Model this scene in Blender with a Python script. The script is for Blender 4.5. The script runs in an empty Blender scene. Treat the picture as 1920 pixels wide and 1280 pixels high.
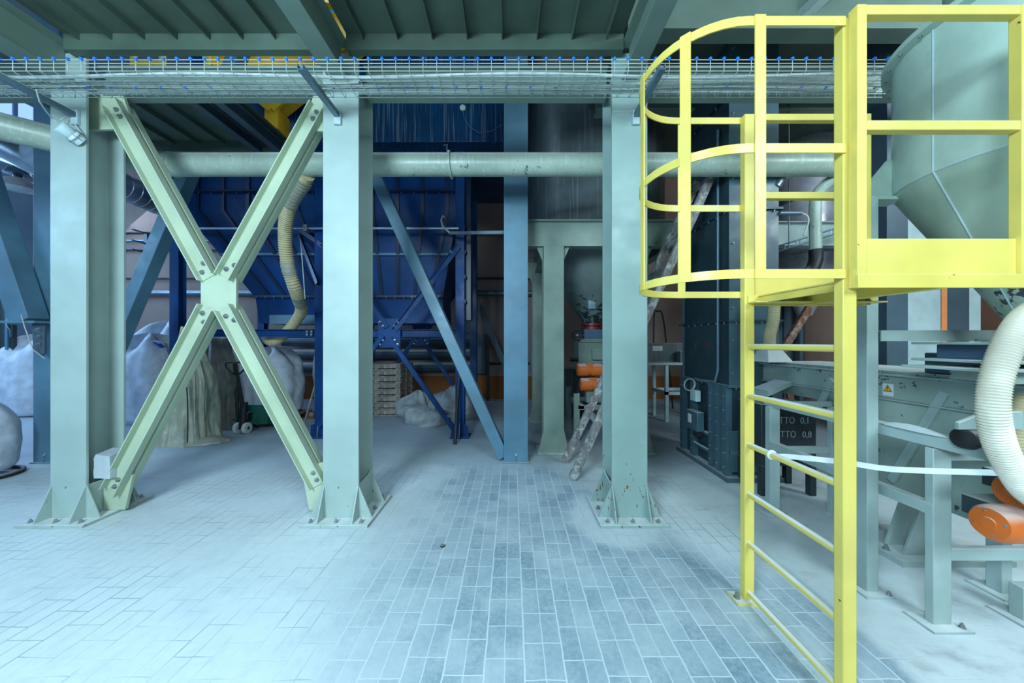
import bpy, bmesh, math, random
from mathutils import Vector, Matrix, noise
random.seed(7)
C = bpy.context.scene.collection
PI = math.pi
V = Vector
H_CAM, F = 1.55, 640.0          # eye height in metres, focal length in pixels of the 1920 px frame

def P(px, py, Y):
    """world point measured in the photograph at depth Y"""
    return V(((px - 960) / F * Y, Y, H_CAM - (py - 640) / F * Y))
def XX(px, Y): return (px - 960) / F * Y
def ZZ(py, Y): return H_CAM - (py - 640) / F * Y

# ------------------------------------------------------------------ materials
def lin(c):
    out = []
    for v in c:
        v /= 255.0
        out.append(v / 12.92 if v <= .04045 else ((v + .055) / 1.055) ** 2.4)
    return (*out, 1)

class NT:
    def __init__(s, name):
        s.m = bpy.data.materials.new(name); s.m.use_nodes = True
        s.t = s.m.node_tree; s.b = s.t.nodes['Principled BSDF']
        s.tc = s.t.nodes.new('ShaderNodeTexCoord')
    def link(s, a, b): s.t.links.new(a, b)
    def put(s, sock, v):
        if isinstance(v, (int, float, tuple)): sock.default_value = v
        else: s.link(v, sock)
    def math(s, op, a, b=0.0, clamp=False):
        n = s.t.nodes.new('ShaderNodeMath'); n.operation = op; n.use_clamp = clamp
        s.put(n.inputs[0], a); s.put(n.inputs[1], b); return n.outputs[0]
    def noise(s, scale, detail=4, rough=.55, vec=None, dist=0.0):
        n = s.t.nodes.new('ShaderNodeTexNoise'); n.inputs['Scale'].default_value = scale
        n.inputs['Detail'].default_value = detail; n.inputs['Roughness'].default_value = rough
        n.inputs['Distortion'].default_value = dist
        s.link(vec if vec is not None else s.tc.outputs['Object'], n.inputs['Vector']); return n.outputs['Fac']
    def ramp(s, fac, a, b, lo=0.0, hi=1.0):
        n = s.t.nodes.new('ShaderNodeMapRange'); n.interpolation_type = 'SMOOTHSTEP'
        s.put(n.inputs[0], fac); n.inputs[1].default_value = a; n.inputs[2].default_value = b
        n.inputs[3].default_value = lo; n.inputs[4].default_value = hi; return n.outputs[0]
    def mix(s, f, a, b):
        n = s.t.nodes.new('ShaderNodeMix'); n.data_type = 'RGBA'
        s.put(n.inputs[0], f); s.put(n.inputs[6], a); s.put(n.inputs[7], b); return n.outputs[2]
    def mapping(s, scale, src='Object'):
        n = s.t.nodes.new('ShaderNodeMapping'); s.link(s.tc.outputs[src], n.inputs[0])
        n.inputs['Scale'].default_value = scale; return n.outputs[0]
    def sep(s, vec):
        n = s.t.nodes.new('ShaderNodeSeparateXYZ'); s.link(vec, n.inputs[0]); return n.outputs
    def bump(s, h, strength=.15, dist=.01):
        n = s.t.nodes.new('ShaderNodeBump'); n.inputs['Strength'].default_value = strength
        n.inputs['Distance'].default_value = dist; s.link(h, n.inputs['Height'])
        s.link(n.outputs[0], s.b.inputs['Normal'])

DUST = (216, 224, 224)
def paint(name, rgb, rough=.42, metal=0.0, var=.10, dust=.75, chips=0.0, chip_rgb=(38, 44, 46), chip_z=None,
          streak=0.0, bump=.06, scale=2.0, spec=.5, rust=0.0, rust_z=None):
    n = NT(name)
    base = lin(rgb)
    dark = tuple(c * (1 - 2.2 * var) for c in base[:3]) + (1,)
    light = tuple(min(1, c * (1 + 1.3 * var)) for c in base[:3]) + (1,)
    col = n.mix(n.ramp(n.noise(scale, 5), .3, .7), dark, light)
    if streak:
        st = n.ramp(n.noise(1, 3, vec=n.mapping((38, 38, .9))), .54, .68)
        col = n.mix(n.math('MULTIPLY', st, streak), col, lin(DUST))
    if chips:
        f = n.noise(9, 6, .7)
        th = .69 - .16 * chips
        msk = n.ramp(f, th, th + .012)
        if chip_z:
            z = n.sep(n.tc.outputs['Object'])[2]
            lift = n.ramp(z, chip_z[0], chip_z[1], .13, -.10)
            msk = n.ramp(n.math('ADD', f, lift), th, th + .012)
        col = n.mix(msk, col, lin(chip_rgb))
    if rust:
        f = n.noise(26, 4, .7, vec=n.mapping((1, 1, .5)))
        if rust_z:
            z = n.sep(n.tc.outputs['Object'])[2]
            f = n.math('ADD', f, n.ramp(z, rust_z[0], rust_z[1], .05, -.2))
        col = n.mix(n.ramp(f, .69 - rust * .05, .73 - rust * .05), col, lin((120, 78, 50)))
    if dust:
        g = n.t.nodes.new('ShaderNodeNewGeometry')
        up = n.sep(g.outputs['Normal'])[2]
        d = n.math('MULTIPLY', n.ramp(up, .35, .85), n.ramp(n.noise(7, 4), .2, .6, .55, 1))
        d = n.math('MULTIPLY', d, dust)
        col = n.mix(d, col, lin(DUST))
        r = n.math('ADD', n.math('MULTIPLY', d, .4), n.ramp(n.noise(5, 3), .3, .7, rough - .06, rough + .1), True)
        n.link(r, n.b.inputs['Roughness'])
    else:
        n.b.inputs['Roughness'].default_value = rough
    n.link(col, n.b.inputs['Base Color'])
    n.b.inputs['Metallic'].default_value = metal
    n.b.inputs['Specular IOR Level'].default_value = spec
    if bump: n.bump(n.noise(55, 3), bump, .004)
    return n.m

def floor_mat():
    n = NT('dusty paving bricks')
    xyz = n.sep(n.tc.outputs['Object']); x, y = xyz[0], xyz[1]
    bw, bl = .0958, .192
    wob = n.math('MULTIPLY', n.math('SUBTRACT', n.noise(9, 2), .5), .012)
    u = n.math('DIVIDE', n.math('ADD', n.math('ADD', x, 30.021), wob), bw)
    pair = n.math('FLOOR', n.math('DIVIDE', u, 2))
    odd = n.math('MODULO', pair, 2)
    rnd = n.t.nodes.new('ShaderNodeTexWhiteNoise'); rnd.noise_dimensions = '1D'; n.link(pair, rnd.inputs['W'])
    v = n.math('ADD', n.math('DIVIDE', n.math('ADD', n.math('ADD', y, 30), wob), bl),
               n.math('ADD', n.math('MULTIPLY', odd, .5), n.math('MULTIPLY', rnd.outputs['Value'], .12)))
    fu = n.math('ABSOLUTE', n.math('SUBTRACT', n.math('FRACT', u), .5))
    fv = n.math('ABSOLUTE', n.math('SUBTRACT', n.math('FRACT', v), .5))
    fp = n.math('ABSOLUTE', n.math('SUBTRACT', n.math('FRACT', n.math('DIVIDE', u, 2)), .5))
    ju = n.ramp(fu, .458, .478); jv = n.ramp(fv, .479, .490); jp = n.ramp(fp, .473, .484)
    joint = n.math('MAXIMUM', n.math('MAXIMUM', n.math('MULTIPLY', ju, .85), jv), jp)
    cell = n.t.nodes.new('ShaderNodeCombineXYZ')
    n.link(n.math('FLOOR', u), cell.inputs[0]); n.link(n.math('FLOOR', v), cell.inputs[1])
    wn = n.t.nodes.new('ShaderNodeTexWhiteNoise'); wn.noise_dimensions = '2D'; n.link(cell.outputs[0], wn.inputs['Vector'])
    tile = n.mix(wn.outputs['Value'], lin((108, 138, 158)), lin((150, 174, 188)))
    tile = n.mix(n.ramp(n.noise(38, 6, .7), .38, .62, 0, .55), tile, lin((168, 186, 194)))
    # settled powder: thick on the left, along the bare strip on the right and round the column feet
    big = n.math('SUBTRACT', n.noise(1.1, 5, .6), .5)
    left = n.ramp(n.math('ADD', x, n.math('MULTIPLY', big, 1.6)), -1.35, -.05, 1, 0)
    right = n.ramp(n.math('ADD', x, n.math('MULTIPLY', big, .22)), 1.80, 1.90, 0, 1)
    rb = n.math('MULTIPLY', n.ramp(n.math('ADD', x, n.math('MULTIPLY', y, .55)), 2.35, 3.05), n.ramp(y, 1.7, 2.6))
    back = n.math('MULTIPLY', n.ramp(n.math('ADD', y, big), 3.7, 4.7), .92)
    d = n.math('MAXIMUM', n.math('MAXIMUM', left, right), n.math('MAXIMUM', back, rb))
    for cx in (-3.85, -1.485, 1.02):
        dx = n.math('SUBTRACT', x, cx); dy = n.math('SUBTRACT', y, 3.02)
        r = n.math('SQRT', n.math('ADD', n.math('MULTIPLY', dx, dx), n.math('MULTIPLY', dy, dy)))
        d = n.math('MAXIMUM', d, n.ramp(n.math('ADD', r, n.math('MULTIPLY', big, .8)), .36, .60, .85, 0))
    film = n.ramp(n.noise(2.3, 5, .65), .35, .72, .10, .55)
    d = n.math('MAXIMUM', d, film)
    d = n.math('MULTIPLY', d, n.ramp(n.noise(14, 5, .7), .25, .6, .86, 1))
    # two powder layers: greyer far back, whiter in front
    powder = n.mix(n.ramp(n.math('ADD', y, n.math('MULTIPLY', big, 2.0)), 3.2, 5.4), lin((216, 226, 228)), lin((158, 172, 182)))
    powder = n.mix(n.ramp(n.noise(3.0, 6, .7), .45, .75, 0, .35), powder, lin((176, 192, 198)))
    powder = n.mix(n.math('MULTIPLY', n.ramp(n.noise(2.1, 5, .6, vec=n.mapping((1, 1.6, 1))), .56, .74), n.math('MULTIPLY', n.math('MAXIMUM', rb, right), .55)), powder, lin((120, 116, 124)))
    col = n.mix(d, tile, powder)
    thick = n.ramp(d, .72, .96)
    jcol = n.mix(thick, lin((206, 220, 224)), lin((146, 166, 174)))
    crack = n.ramp(n.noise(1.7, 3), .40, .60)
    jm = n.math('MULTIPLY', joint, n.mix(thick, (1, 1, 1, 1), (.8, .8, .8, 1)))
    jm = n.math('MULTIPLY', jm, n.math('MAXIMUM', n.math('SUBTRACT', 1, thick), crack))
    jm = n.math('MULTIPLY', jm, n.math('SUBTRACT', 1, n.math('MAXIMUM', right, n.math('MULTIPLY', back, .95))))
    col = n.mix(jm, col, jcol)
    n.link(col, n.b.inputs['Base Color'])
    n.b.inputs['Roughness'].default_value = .72
    n.b.inputs['Specular IOR Level'].default_value = .3
    h = n.math('ADD', n.math('MULTIPLY', joint, -.6), n.math('MULTIPLY', n.noise(60, 4), .35))
    n.bump(n.math('MULTIPLY', h, n.math('SUBTRACT', 1, n.math('MULTIPLY', thick, .6))), .25, .006)
    return n.m

def wall_mat(name, rgb, band=None, band_top=.8):
    n = NT(name)
    z = n.sep(n.tc.outputs['Object'])[2]
    c = n.mix(n.ramp(n.noise(.9, 6, .6), .3, .7), lin(tuple(v * .9 for v in rgb)), lin(rgb))
    c = n.mix(n.ramp(n.noise(1, 3, vec=n.mapping((5, 5, .4))), .55, .75, 0, .25), c, lin(tuple(v * .75 for v in rgb)))
    if band: c = n.mix(n.ramp(z, band_top - .01, band_top + .01, 1, 0), c, lin(band))
    n.link(c, n.b.inputs['Base Color']); n.b.inputs['Roughness'].default_value = .85
    n.bump(n.noise(40, 4), .1, .01)
    return n.m

def wood_mat(name, rgb, dust=.6):
    n = NT(name)
    f = n.noise(3, 6, .65, vec=n.mapping((8, 8, 1.4)))
    c = n.mix(n.ramp(f, .3, .7), lin(tuple(v * .62 for v in rgb)), lin(rgb))
    c = n.mix(n.ramp(n.noise(11, 5, .7), .5, .62, 0, dust), c, lin((196, 200, 198)))
    c = n.mix(n.ramp(n.noise(19, 4, .7), .64, .70, 0, .4), c, lin((70, 55, 48)))
    n.link(c, n.b.inputs['Base Color']); n.b.inputs['Roughness'].default_value = .8
    n.bump(f, .25, .006)
    return n.m

def plastic(name, rgb, rough=.5, trans=0.0, var=.12, scale=6, wr=0.0):
    n = NT(name)
    c = n.mix(n.ramp(n.noise(scale, 5), .3, .7), lin(tuple(v * (1 - var) for v in rgb)), lin(rgb))
    n.link(c, n.b.inputs['Base Color']); n.b.inputs['Roughness'].default_value = rough
    n.b.inputs['Transmission Weight'].default_value = trans
    if wr: n.bump(n.noise(2.6, 4, .5, dist=1.0), wr, .06)
    else: n.bump(n.noise(24, 4, .6), .25, .01)
    return n.m

def glow(name, rgb, s):
    n = NT(name); n.b.inputs['Base Color'].default_value = lin(rgb)
    n.b.inputs['Emission Color'].default_value = lin(rgb); n.b.inputs['Emission Strength'].default_value = s
    return n.m

M = dict(
    floor=floor_mat(),
    wall=wall_mat('pinkish plaster', (150, 132, 124), (130, 78, 34), .62),
    wall_blue=wall_mat('pale blue plaster', (150, 176, 206)),
    wall_right=wall_mat('peach plaster', (140, 106, 88), (186, 116, 66), .7),
    wall_front=wall_mat('grey plaster', (150, 160, 165)),
    ceiling=wall_mat('dark roof sheet', (80, 92, 96)),
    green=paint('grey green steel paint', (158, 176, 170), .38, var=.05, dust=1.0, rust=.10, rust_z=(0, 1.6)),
    green_shade=paint('shade darkened steel paint', (118, 138, 126), .42, var=.05),  # grey-green paint darkened in its colour to stand for shade high up
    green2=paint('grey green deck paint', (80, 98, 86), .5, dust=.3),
    rusty=paint('chipped grey green paint', (140, 164, 158), .38, var=.05, dust=1.0, rust=.75, rust_z=(.2, 1.7)),
    cream=paint('cream green brace paint', (176, 190, 164), .36, var=.05),
    bluegrey=paint('blue grey steel paint', (84, 122, 142), .40),
    blue=paint('deep blue paint', (2, 56, 110), .42, dust=.12, var=.12, spec=.25),
    blue_streaked=paint('streaked blue paint', (2, 60, 100), .4, dust=.0, var=.14, streak=.14, spec=.3),  # blue with pale vertical dust streaks
    blue_dark=paint('navy paint', (2, 30, 66), .4, dust=0),
    yellow=paint('yellow safety paint', (222, 200, 98), .36, dust=.9, chips=.02, chip_rgb=(90, 84, 50), var=.06),
    yellow_old=paint('ochre paint', (190, 148, 12), .5, dust=.5),
    pipe=paint('dusty grey green pipe paint', (160, 176, 160), .35, chips=.35, chip_rgb=(70, 80, 76), streak=.25),
    silo=paint('grey silo paint', (88, 100, 102), .34, streak=.15),
    sframe=paint('shaded frame paint', (122, 140, 128), .42, dust=.8),  # copy of the frame paint with the back bay's shade put into its colour
    silo_cone=paint('peeling silo paint', (104, 118, 114), .4, chips=.45, chip_rgb=(30, 42, 48), chip_z=(.1, 1.0)),
    hopper=paint('pale green hopper paint', (172, 194, 180), .30, chips=.02, chip_rgb=(58, 66, 66)),
    hopper_cone=paint('chipped hopper cone paint', (156, 176, 160), .34, chips=.28, chip_rgb=(52, 60, 64), chip_z=(.2, .7)),
    elevator=paint('dark teal steel paint', (40, 62, 70), .36, dust=.6),
    elevator2=paint('teal grey steel paint', (66, 94, 104), .36, dust=.6),
    frame=paint('light grey green frame paint', (158, 176, 172), .38, dust=1.0),
    trough=paint('worn conveyor paint', (150, 166, 156), .4, chips=.50, chip_rgb=(74, 72, 76), dust=1.0),
    dark=paint('dark green grey paint', (38, 50, 54), .5, dust=.7),
    darkcol=paint('charcoal blue paint', (66, 84, 96), .45),
    galv=paint('galvanised steel', (168, 180, 188), .34, metal=.85, dust=.3, var=.2),
    zinc=paint('dull zinc', (110, 132, 146), .42, metal=.6, dust=.4),
    wire=paint('bright tray wire', (196, 206, 204), .35, metal=.4, dust=.2),
    clip=paint('bright blue plastic', (20, 120, 210), .4, dust=0),
    steel=paint('bolt steel', (150, 156, 158), .35, metal=.8, dust=.6),
    black=paint('black rubber', (24, 27, 30), .55, dust=.3),
    bluemotor=paint('slate blue paint', (66, 92, 120), .45, dust=.8),
    orange=paint('orange motor paint', (205, 98, 26), .42, dust=.55, var=.06),
    orange_strip=paint('orange trim paint', (230, 140, 84), .6, dust=0),
    red=paint('dark red paint', (110, 30, 26), .5, dust=.2),
    red_letters=paint('faded red lettering', (110, 50, 60), .6, dust=0),
    white_letters=paint('grey white lettering', (176, 188, 190), .6, dust=0),
    white=paint('dusty white paint', (206, 212, 210), .5, dust=.4),
    pale=paint('pale grey green paint', (178, 198, 200), .5, dust=.3),
    lampshade=paint('lamp enamel', (184, 172, 170), .4, dust=.7),
    glass=paint('frosted lamp glass', (196, 208, 206), .2, dust=.2),
    hose_white=plastic('ivory ribbed hose', (232, 224, 204), .45),
    hose_yellow=plastic('yellowed hose', (192, 178, 138), .5),
    tape=plastic('grey tape', (160, 160, 140), .6),
    cable=plastic('pale cable sheath', (190, 200, 196), .5),
    bag=plastic('white woven sack', (206, 214, 226), .65, wr=.45),
    bag_grey=plastic('greyish woven sack', (150, 158, 160), .65, wr=.7),
    bag_beige=plastic('beige dusty sack', (150, 142, 130), .7),
    film=plastic('yellowed plastic film', (176, 178, 160), .35, wr=.7),
    film2=plastic('grey plastic film', (150, 150, 142), .35, wr=.7),
    bluestrap=plastic('blue sack lining', (20, 90, 190), .5),
    strap=plastic('white strap', (214, 220, 218), .6),
    jack=paint('dark green truck paint', (20, 84, 72), .45, dust=.6),
    stone=wall_mat('rough stone', (186, 196, 200)),
    wood=wood_mat('weathered wood', (150, 146, 142)),
    wood_pale=wood_mat('pale pallet wood', (176, 160, 146)),
    wood_brown=wood_mat('brown plank', (140, 92, 70), .3),
    sign=paint('sign white', (220, 224, 224), .4, dust=0),
    sign_y=paint('sign yellow', (236, 176, 30), .4, dust=0),
    window=glow('daylight glazing', (150, 190, 250), 1.3),
    silver=paint('silver vessel paint', (168, 166, 176), .3, metal=.3, dust=.2),
    dust=wall_mat('white powder', (214, 224, 226)),
)

# ------------------------------------------------------------------ mesh building
ORG = {}
class MB:
    def __init__(s): s.bm = bmesh.new()
    def poly(s, verts, faces):
        vs = [s.bm.verts.new(v) for v in verts]
        for f in faces:
            try: s.bm.faces.new([vs[i] for i in f])
            except ValueError: pass
        return s
    def box(s, x0, x1, y0, y1, z0, z1):
        v = [(x, y, z) for x in (x0, x1) for y in (y0, y1) for z in (z0, z1)]
        return s.poly(v, [(0, 1, 3, 2), (4, 6, 7, 5), (0, 4, 5, 1), (2, 3, 7, 6), (0, 2, 6, 4), (1, 5, 7, 3)])
    def prof(s, p, q, pts, up=(0, 0, 1), pts2=None):
        p, q, up = V(p), V(q), V(up)
        d = (q - p).normalized(); a = d.cross(up).normalized(); b = a.cross(d).normalized()
        n = len(pts); pts2 = pts2 or pts
        vs = [p + a * u + b * w for u, w in pts] + [q + a * u + b * w for u, w in pts2]
        fs = [tuple(range(n)), tuple(range(2 * n - 1, n - 1, -1))] + [(i, (i + 1) % n, n + (i + 1) % n, n + i) for i in range(n)]
        return s.poly(vs, fs)
    def bar(s, p, q, w, h, up=(0, 0, 1)):
        return s.prof(p, q, [(-w/2, -h/2), (w/2, -h/2), (w/2, h/2), (-w/2, h/2)], up)
    def sweep(s, path, pts, up=(0, 0, 1), closed=False):
        path = [V(p) for p in path]; up = V(up); N = len(path); n = len(pts); rings = []
        for i, p in enumerate(path):
            a0 = path[i - 1] if (i > 0 or closed) else p
            b0 = path[(i + 1) % N] if (i < N - 1 or closed) else p
            t = (b0 - a0).normalized(); a = t.cross(up).normalized(); b = a.cross(t).normalized()
            k = 1.0
            if 0 < i < N - 1:
                t1 = (p - path[i - 1]).normalized(); k = 1 / max(.5, t1.dot(t))
            rings.append([p + a * u * k + b * w for u, w in pts])
        return s.rings(rings, closed)
    def rings(s, rings, closed=False, caps=True):
        n = len(rings[0]); vs = [[s.bm.verts.new(v) for v in r] for r in rings]
        R = len(rings)
        for i in range(R if closed else R - 1):
            A, B = vs[i], vs[(i + 1) % R]
            for j in range(n):
                try: s.bm.faces.new((A[j], A[(j + 1) % n], B[(j + 1) % n], B[j]))
                except ValueError: pass
        if caps and not closed:
            s.bm.faces.new(vs[0][::-1]); s.bm.faces.new(vs[-1])
        return s
    def tube(s, path, r, n=10, closed=False):
        path = [V(p) for p in path]; N = len(path); rs = r if isinstance(r, (list, tuple)) else [r] * N
        rings = []; ref = None
        for i, p in enumerate(path):
            a0 = path[i - 1] if (i > 0 or closed) else p
            b0 = path[(i + 1) % N] if (i < N - 1 or closed) else p
            t = (b0 - a0).normalized()
            if ref is None: ref = V((0, 0, 1)) if abs(t.z) < .9 else V((1, 0, 0))
            a = (ref - t * ref.dot(t)).normalized(); ref = a; b = t.cross(a)
            rings.append([p + (a * math.cos(2*PI*k/n) + b * math.sin(2*PI*k/n)) * rs[i] for k in range(n)])
        return s.rings(rings, closed)
    def cyl(s, p, q, r, n=16, r2=None): return s.tube([p, q], [r, r if r2 is None else r2], n)
    def lathe(s, prof, c=(0, 0, 0), axis=(0, 0, 1), n=32):
        ax = V(axis).normalized(); ref = V((1, 0, 0)) if abs(ax.x) < .9 else V((0, 1, 0))
        a = (ref - ax * ref.dot(ax)).normalized(); b = ax.cross(a); c = V(c)
        return s.rings([[c + ax * z + (a * math.cos(2*PI*k/n) + b * math.sin(2*PI*k/n)) * max(r, .0008) for k in range(n)] for r, z in prof])
    def plate(s, pts, thick):
        """polygon (planar, 3d) given thickness symmetric about its plane"""
        pts = [V(p) for p in pts]; nrm = (pts[1] - pts[0]).cross(pts[2] - pts[0]).normalized() * thick / 2
        n = len(pts)
        return s.poly([p + nrm for p in pts] + [p - nrm for p in pts],
                      [tuple(range(n)), tuple(range(2*n-1, n-1, -1))] + [(i, (i+1) % n, n+(i+1) % n, n+i) for i in range(n)])
    def build(s, name, mat, parent=None, bevel=0.0, label=None, smooth=True):
        bmesh.ops.recalc_face_normals(s.bm, faces=s.bm.faces[:])
        me = bpy.data.meshes.new(name)
        co = [v.co for v in s.bm.verts]
        if parent is None:
            lo = V([min(c[i] for c in co) for i in range(3)]); hi = V([max(c[i] for c in co) for i in range(3)])
            org = V(((lo.x + hi.x) / 2, (lo.y + hi.y) / 2, lo.z))
        else: org = ORG[parent]
        for v in s.bm.verts: v.co -= org
        s.bm.to_mesh(me); s.bm.free()
        if smooth:
            me.polygons.foreach_set('use_smooth', [True] * len(me.polygons))
            me.set_sharp_from_angle(angle=math.radians(38))
        me.materials.append(M[mat] if isinstance(mat, str) else mat)
        o = bpy.data.objects.new(name, me); C.objects.link(o)
        if parent is None: o.location = org
        else: o.parent = parent
        ORG[o] = org
        if bevel:
            b = o.modifiers.new('edge', 'BEVEL'); b.width = bevel; b.segments = 2; b.limit_method = 'ANGLE'; b.angle_limit = .6
        if label: o['label'] = label
        return o

def thing(name, label, cat, loc, group=None):
    o = bpy.data.objects.new(name, None); C.objects.link(o); o.location = loc
    o.empty_display_size = .1
    ORG[o] = V(loc); return tag(o, label, cat, group)
def tag(o, label, cat, group=None):
    o['label'] = label; o['category'] = cat
    if group: o['group'] = group
    return o
def struct(o): o['kind'] = 'structure'; return o
def clone(o, parent):
    c = o.copy(); C.objects.link(c); c.parent = parent; ORG[c] = ORG[parent] if parent else V(c.location)
    return c
def dup(root, loc, rotz=0.0, label=None, group=None):
    r = root.copy(); C.objects.link(r); r.location = loc; r.rotation_euler = (0, 0, rotz); ORG[r] = V(loc)
    if label: r['label'] = label
    if group: r['group'] = group
    for ch in [k for k in ORG if k.parent == root]:
        c = clone(ch, r)
        for g in [k for k in ORG if k.parent == ch]: clone(g, c)
    return r

def Ipts(w, h, tw=.012, tf=.018):
    a, b, c = w/2, h/2, tw/2
    return [(-a, -b), (a, -b), (a, -b+tf), (c, -b+tf), (c, b-tf), (a, b-tf), (a, b), (-a, b), (-a, b-tf), (-c, b-tf), (-c, -b+tf), (-a, -b+tf)]
def Upts(w, d, t=.01, off=0.0):
    """channel: web (width w) at b=off, flanges reach to b=off+d"""
    a = w/2
    return [(-a, off), (a, off), (a, off+d), (a-t, off+d), (a-t, off+t), (-a+t, off+t), (-a+t, off+d), (-a, off+d)]
def Lpts(w, h, t=.008):
    return [(0, 0), (w, 0), (w, t), (t, t), (t, h), (0, h)]

def bolt(parent, p, axis, r=.014, h=.022, name='bolt', mat='steel'):
    p, ax = V(p), V(axis).normalized()
    m = MB(); m.lathe([(r*1.55, 0), (r*1.55, h*.18), (r*1.02, h*.2), (r*1.02, h*.78), (r*.55, h*.8), (r*.55, h*1.25)], p, ax, 6)
    return m.build(name, mat, parent, smooth=False)

def text_mesh(body, size, loc, rot, mat, parent, name='lettering', align='LEFT', sx=1.0):
    cu = bpy.data.curves.new(name, 'FONT'); cu.body = body; cu.size = size; cu.extrude = .0008; cu.align_x = align
    t = bpy.data.objects.new(name, cu); C.objects.link(t)
    bpy.context.view_layer.update()
    me = bpy.data.meshes.new_from_object(t.evaluated_get(bpy.context.evaluated_depsgraph_get()))
    bpy.data.objects.remove(t)
    mw = Matrix.Translation(V(loc) - ORG[parent]) @ rot.to_4x4() @ Matrix.Diagonal((sx, 1, 1, 1))
    me.transform(mw); me.name = name
    me.materials.clear(); me.materials.append(M[mat])
    o = bpy.data.objects.new(name, me); C.objects.link(o); o.parent = parent; ORG[o] = ORG[parent]
    return o
from mathutils import Euler
FACE_FRONT = Euler((PI/2, 0, 0)).to_matrix()          # readable from -Y
FACE_LEFT = Euler((PI/2, 0, -PI/2)).to_matrix()       # readable from -X

# ------------------------------------------------------------------ the setting
RX0, RX1, RY0, RY1, RZ = -12.5, 9.5, -6.0, 9.2, 7.8
struct(MB().box(RX0, RX1, RY0, RY1, -.12, 0).build('floor', 'floor'))
# paving texture runs in metres from the world origin
bpy.data.objects['floor'].data.transform(Matrix.Translation(bpy.data.objects['floor'].location)); bpy.data.objects['floor'].location = (0, 0, 0)
struct(MB().box(RX0, RX1, RY1, RY1 + .2, 0, RZ).build('wall_back', 'wall'))
struct(MB().box(RX0 - .2, RX0, RY0, RY1, 0, RZ).build('wall_left', 'wall_blue'))
struct(MB().box(RX1, RX1 + .2, RY0, RY1, 0, RZ).build('wall_right', 'wall_right'))
struct(MB().box(RX0, RX1, RY0 - .2, RY0, 0, RZ).build('wall_front', 'wall_front'))
struct(MB().box(RX0, RX1, RY0, RY1, RZ, RZ + .2).build('ceiling', 'ceiling'))
# daylight windows high in the left wall and the left end of the back wall
for k, (y0, y1) in enumerate([(3.0, 5.0), (5.4, 7.4)]):
    w = struct(MB().box(RX0, RX0 + .03, y0, y1, 3.6, 6.2).build(f'window_{k+1}', 'window'))
    m = MB()
    for yy in (y0, (y0+y1)/2, y1): m.box(RX0, RX0 + .07, yy - .04, yy + .04, 3.55, 6.25)
    for zz in (3.58, 4.9, 6.22): m.box(RX0, RX0 + .07, y0, y1, zz - .04, zz + .04)
    m.build('window_frame', 'wall_blue', w)
w = struct(MB().box(RX0, RX0 + .03, 7.75, 9.15, 5.9, 7.7).build('window_4', 'window'))
m = MB()
for yy in (7.75, 8.55, 9.12): m.box(RX0, RX0 + .07, yy - .04, yy + .04, 5.85, 7.72)
for zz in (5.9, 6.8, 7.68): m.box(RX0, RX0 + .07, 7.75, 9.15, zz - .04, zz + .04)
m.build('window_frame', 'wall_blue', w)
w = struct(MB().box(-11.6, -8.4, RY1 - .03, RY1, 6.55, 7.5).build('window_3', 'window'))
m = MB()
for xx in (-11.6, -10.5, -9.45, -8.4): m.box(xx - .04, xx + .04, RY1 - .07, RY1, 6.5, 7.55)
for zz in (6.55, 7.0, 7.5): m.box(-11.6, -8.4, RY1 - .07, RY1, zz - .04, zz + .04)
m.build('window_frame', 'wall_blue', w)
d = struct(MB().box(XX(-60, 7.0), XX(24, 7.0), 7.0, 7.06, 0, 2.55).build('door_1', 'dark'))
MB().tube([P(14, 595, 6.99), P(12, 610, 6.9), P(18, 618, 6.9), P(20, 632, 6.99)], .012, 8).build('door_handle', 'zinc', d)
mm = MB()
for px in (-40, -10, 10): mm.box(XX(px, 6.98), XX(px + 5, 6.98), 6.97, 7.0, .1, 2.45)
mm.build('door_batten', 'bluegrey', d)

# ------------------------------------------------------------------ front row of grey-green columns
FY0, FY1, CW = 2.96, 3.268, .31
FYM = (FY0 + FY1) / 2
def base_detail(t, cx, y0, y1, w, mat, plate=.13, gh=.30, bolts=True, fins=True):
    ym = (y0 + y1) / 2
    MB().box(cx - w/2 - plate, cx + w/2 + plate, y0 - plate, y1 + plate, 0, .025).build('base_plate', mat, t, .003)
    if fins:
        g = plate - .015
        for sx in (-1, 1):
            for yy, sy in ((y0, -1), (y1, 1)):
                x = cx + sx * (w/2 - .008)
                MB().plate([(x, yy, .025), (x, yy + sy * g, .025), (x, yy, gh)], .012).build('gusset', mat, t, .002)
                xe = cx + sx * w/2; ye = yy - sy * .009
                MB().plate([(xe, ye, .025), (xe + sx * g, ye, .025), (xe, ye, gh)], .012).build('gusset', mat, t, .002)
    if bolts:
        for ax, ay in [(-1, -1), (0, -1), (1, -1), (-1, 1), (0, 1), (1, 1), (-1, 0), (1, 0)]:
            bx = cx + ax * (w/2 + plate*.62 if ay == 0 else (w/2 + plate*.45) * (1 if ax else 0))
            by = ym + ay * ((y1 - y0)/2 + plate*.62)
            bolt(t, (bx, by, .025), (0, 0, 1), .013, .024, 'anchor_bolt')
def front_column(cx, label, mat):
    t = thing('steel_column', label, 'column', (cx, FYM, 0), 'front row of columns')
    MB().prof((cx, FYM, .025), (cx, FYM, 4.05), Ipts(CW, FY1 - FY0, .014, .022), (0, 1, 0)).build('shaft', mat, t, .003)
    base_detail(t, cx, FY0, FY1, CW, mat)
    for sx in (-1, 1):
        x = cx + sx * (CW/2 - .012)
        MB().plate([(x, FY0+.022, .025), (x, FY1-.022, .025), (x, FY1-.022, .33), (x, FYM+.07, .31), (x, FYM-.05, .30), (x, FY0+.022, .30)], .012).build('side_plate', mat, t, .002)
    return t
COLX = (-3.85, -1.485, 1.02)
front_column(COLX[0], 'grey-green steel column with the round lamp, left end of the front row', 'green')
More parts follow.
